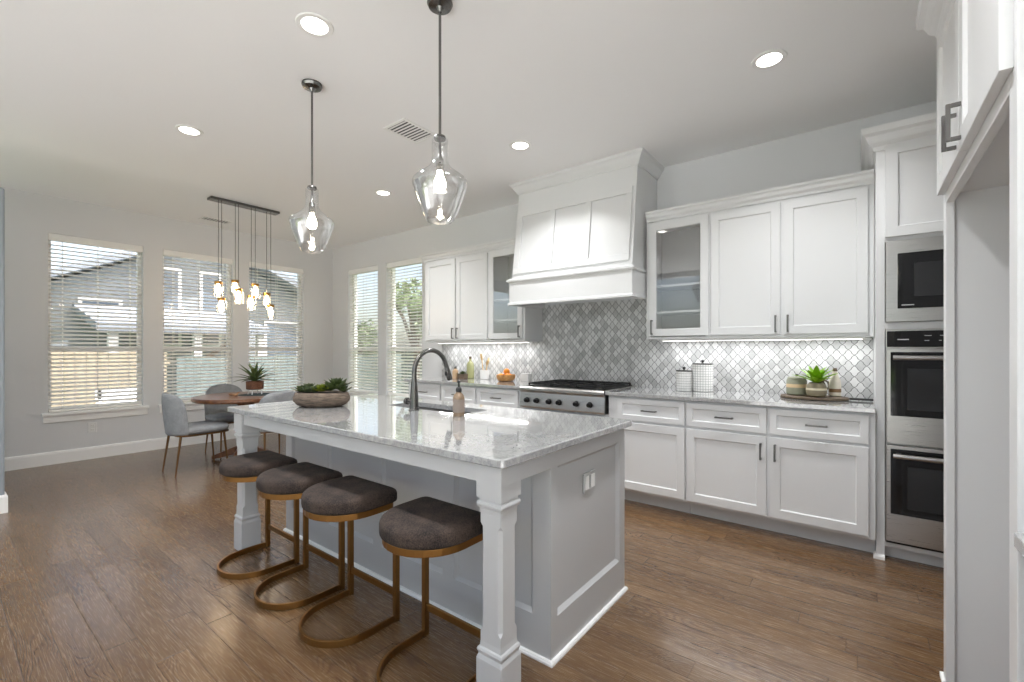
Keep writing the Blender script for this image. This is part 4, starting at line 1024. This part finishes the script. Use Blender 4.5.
# ================================================================== OUTSIDE
def gstruct(o): o['kind'] = 'structure'; return o
gstruct(MB().box(-40, XL-T-.001, -14, 30, -.35, -.15).build('ground', 'grass'))
gstruct(MB().box(XL-T, 20, YK+T+.001, 30, -.35, -.15).build('ground', 'grass'))
gstruct(MB().box(XL-T, 8, YB-T-9, YB-T-.001, -.149, -.1).build('outdoor_slab', 'bouncepatio'))  # unseen pale slab added behind the camera, reflects sun up to the ceiling
gstruct(MB().box(XL-T, 20, YB-T-30, YB-T-.001, -.35, -.15).build('ground', 'grass'))
gstruct(MB().box(-10.6, XL-T-.002, -2, 8, -.149, -.1).build('outdoor_slab', 'grout'))
def pent(x0, x1, y0, y1, zb, ze, yp, zp): return [(y0, zb), (y1, zb), (y1, ze), (yp, zp), (y0, ze)]
hs = thing('neighbour_house', 'grey-roofed gabled neighbouring house beyond the left windows', 'house', (-17, 4.3, -.149))
MB().rings([[(x, y, z) for y, z in pent(0, 0, -.2, 9.0, -.149, 1.85, 4.4, 4.05)] for x in (-22, -13.6)]).build('wall', 'siding', hs)
rf = MB()
for y0, z0, y1, z1 in ((-.7, 1.66, 4.4, 4.12), (9.5, 1.66, 4.4, 4.12)):
    rf.hexa([(-22.4, y0, z0), (-13.0, y0, z0), (-13.0, y1, z1), (-22.4, y1, z1)], [(-22.4, y0, z0+.16), (-13.0, y0, z0+.16), (-13.0, y1, z1+.16), (-22.4, y1, z1+.16)])
rf.build('roof', 'shingle', hs)
for y0, y1, z0, z1 in ((2.0, 2.75, 2.05, 2.4), (3.4, 3.9, 1.3, 3.3), (4.3, 4.8, 1.3, 3.3), (5.9, 6.9, .9, 2.1)):
    f = MB().box(-13.6, -13.54, y0, y1, z0, z1).build('window', 'trim', hs); MB().box(-13.54, -13.53, y0+.07, y1-.07, z0+.07, z1-.07).build('pane', 'darkwin', f)
po = thing('porch', 'low porch roof and posts in front of the neighbouring house', 'porch', (-12, 3.2, -.149))
MB().hexa([(-13.5, 1.9, 2.1), (-11.2, 1.9, 1.62), (-11.2, 5.0, 1.62), (-13.5, 5.0, 2.1)], [(-13.5, 1.9, 2.25), (-11.2, 1.9, 1.77), (-11.2, 5.0, 1.77), (-13.5, 5.0, 2.25)]).build('roof', 'shingle', po)
for y in (2.1, 3.5, 4.8): MB().box(-11.5, -11.35, y, y+.15, -.149, 1.66).build('post', 'trim', po, bevel=.01)
MB().hexa([(-11.45, 3.65, .9), (-11.4, 3.65, .9), (-11.4, 3.65, 1.05), (-11.45, 3.65, 1.05)], [(-11.45, 4.45, 1.62), (-11.4, 4.45, 1.62), (-11.4, 4.45, 1.66), (-11.45, 4.45, 1.66)]).build('brace', 'bark', po)
def fence(p0, p1, z1, mat, label):
    p0, p1 = Vector((*p0, 0)), Vector((*p1, 0)); d = (p1-p0); L = d.length; d.normalize(); n = Vector((-d.y, d.x, 0))
    r = thing('fence', label, 'fence', ((p0+p1)/2)+UZ*(-.149)); mb = MB(); k = 0.0
    while k < L-.1:
        a, b = p0+d*k, p0+d*(k+.135); q = [a-n*.01, b-n*.01, b+n*.01, a+n*.01]
        mb.hexa([v+UZ*-.149 for v in q], [v+UZ*(z1+.012*math.sin(k*7)) for v in q]); k += .145
    mb.build('pickets', mat, r)
    for h in (.2, z1-.25):
        q = [p0+n*.0102, p1+n*.0102, p1+n*.05, p0+n*.05]; MB().hexa([v+UZ*h for v in q], [v+UZ*(h+.09) for v in q]).build('rail', mat, r)
fence((-10.7, -1.5), (-10.7, 2.9), 1.22, 'fence', 'cedar board fence outside the leftmost window')
fence((-10.7, 3.0), (-10.7, 8.6), 1.12, 'fencegrey', 'weathered grey fence outside the middle and right windows')
fence((-13.3, 9.2), (1.0, 9.2), 1.25, 'fencegrey', 'weathered grey fence outside the back-wall windows')
bn = thing('garden_bench', 'white garden bench on the patio outside the leftmost window', 'bench', (-9.6, 1.7, -.0995))
MB().box(-9.8, -9.4, 1.65, 2.35, .34, .40).build('seat', 'trim', bn, bevel=.01); MB().box(-9.84, -9.80, 1.65, 2.35, .44, .62).build('backrest', 'trim', bn, bevel=.01)
for x in (-9.84, -9.44):
    for y in (1.68, 2.28): MB().box(x, x+.04, y, y+.05, -.0994, .34 if x > -9.6 else .62).build('leg', 'trim', bn)
def tree(x, y, h, R, label, n=1500, seed=1):
    random.seed(seed); t = thing('tree', label, 'tree', (x, y, -.149), 'garden trees')
    tr = MB(); tr.tube([(x, y, -.149), (x+.1, y, h*.35), (x-.05, y+.05, h*.7)], [.12, .09, .04], 8)
    cl = []
    for k in range(9):
        a = random.random()*6.28; rr = R*random.uniform(.2, .8); c = Vector((x+rr*math.cos(a), y+rr*math.sin(a), h*.55+random.uniform(0, .45)*h)); cl.append((c, R*random.uniform(.3, .5)))
        tr.tube([(x, y, h*.4), tuple((Vector((x, y, h*.5))+c)/2), tuple(c)], [.05, .03, .015], 6)
    tr.build('trunk', 'bark', t)
    lm = MB()
    for k in range(n):
        c, r_ = random.choice(cl); v = Vector((random.gauss(0, 1), random.gauss(0, 1), random.gauss(0, 1))).normalized()*r_*random.random()**.4
        p = c+v; u = Vector((random.gauss(0, 1), random.gauss(0, 1), random.gauss(0, .6))).normalized(); w = u.orthogonal().normalized(); s_ = random.uniform(.05, .1)
        lm.faces([tuple(p-u*s_), tuple(p+w*s_*.45), tuple(p+u*s_), tuple(p-w*s_*.45)], [(0, 1, 2, 3)])
    lm.build('foliage', 'leaf', t)
tree(-9.15, 7.7, 3.1, 1.0, 'leafy tree outside the window beside the upper cabinets', 1000, 2)
tree(-10.2, 10.6, 4.4, 1.3, 'taller tree beyond the fence, outside the window by the cabinets', 1700, 8)
tree(-12.3, 8.1, 1.9, .8, 'low tree beside the fence, outside the corner window', 1300, 4)
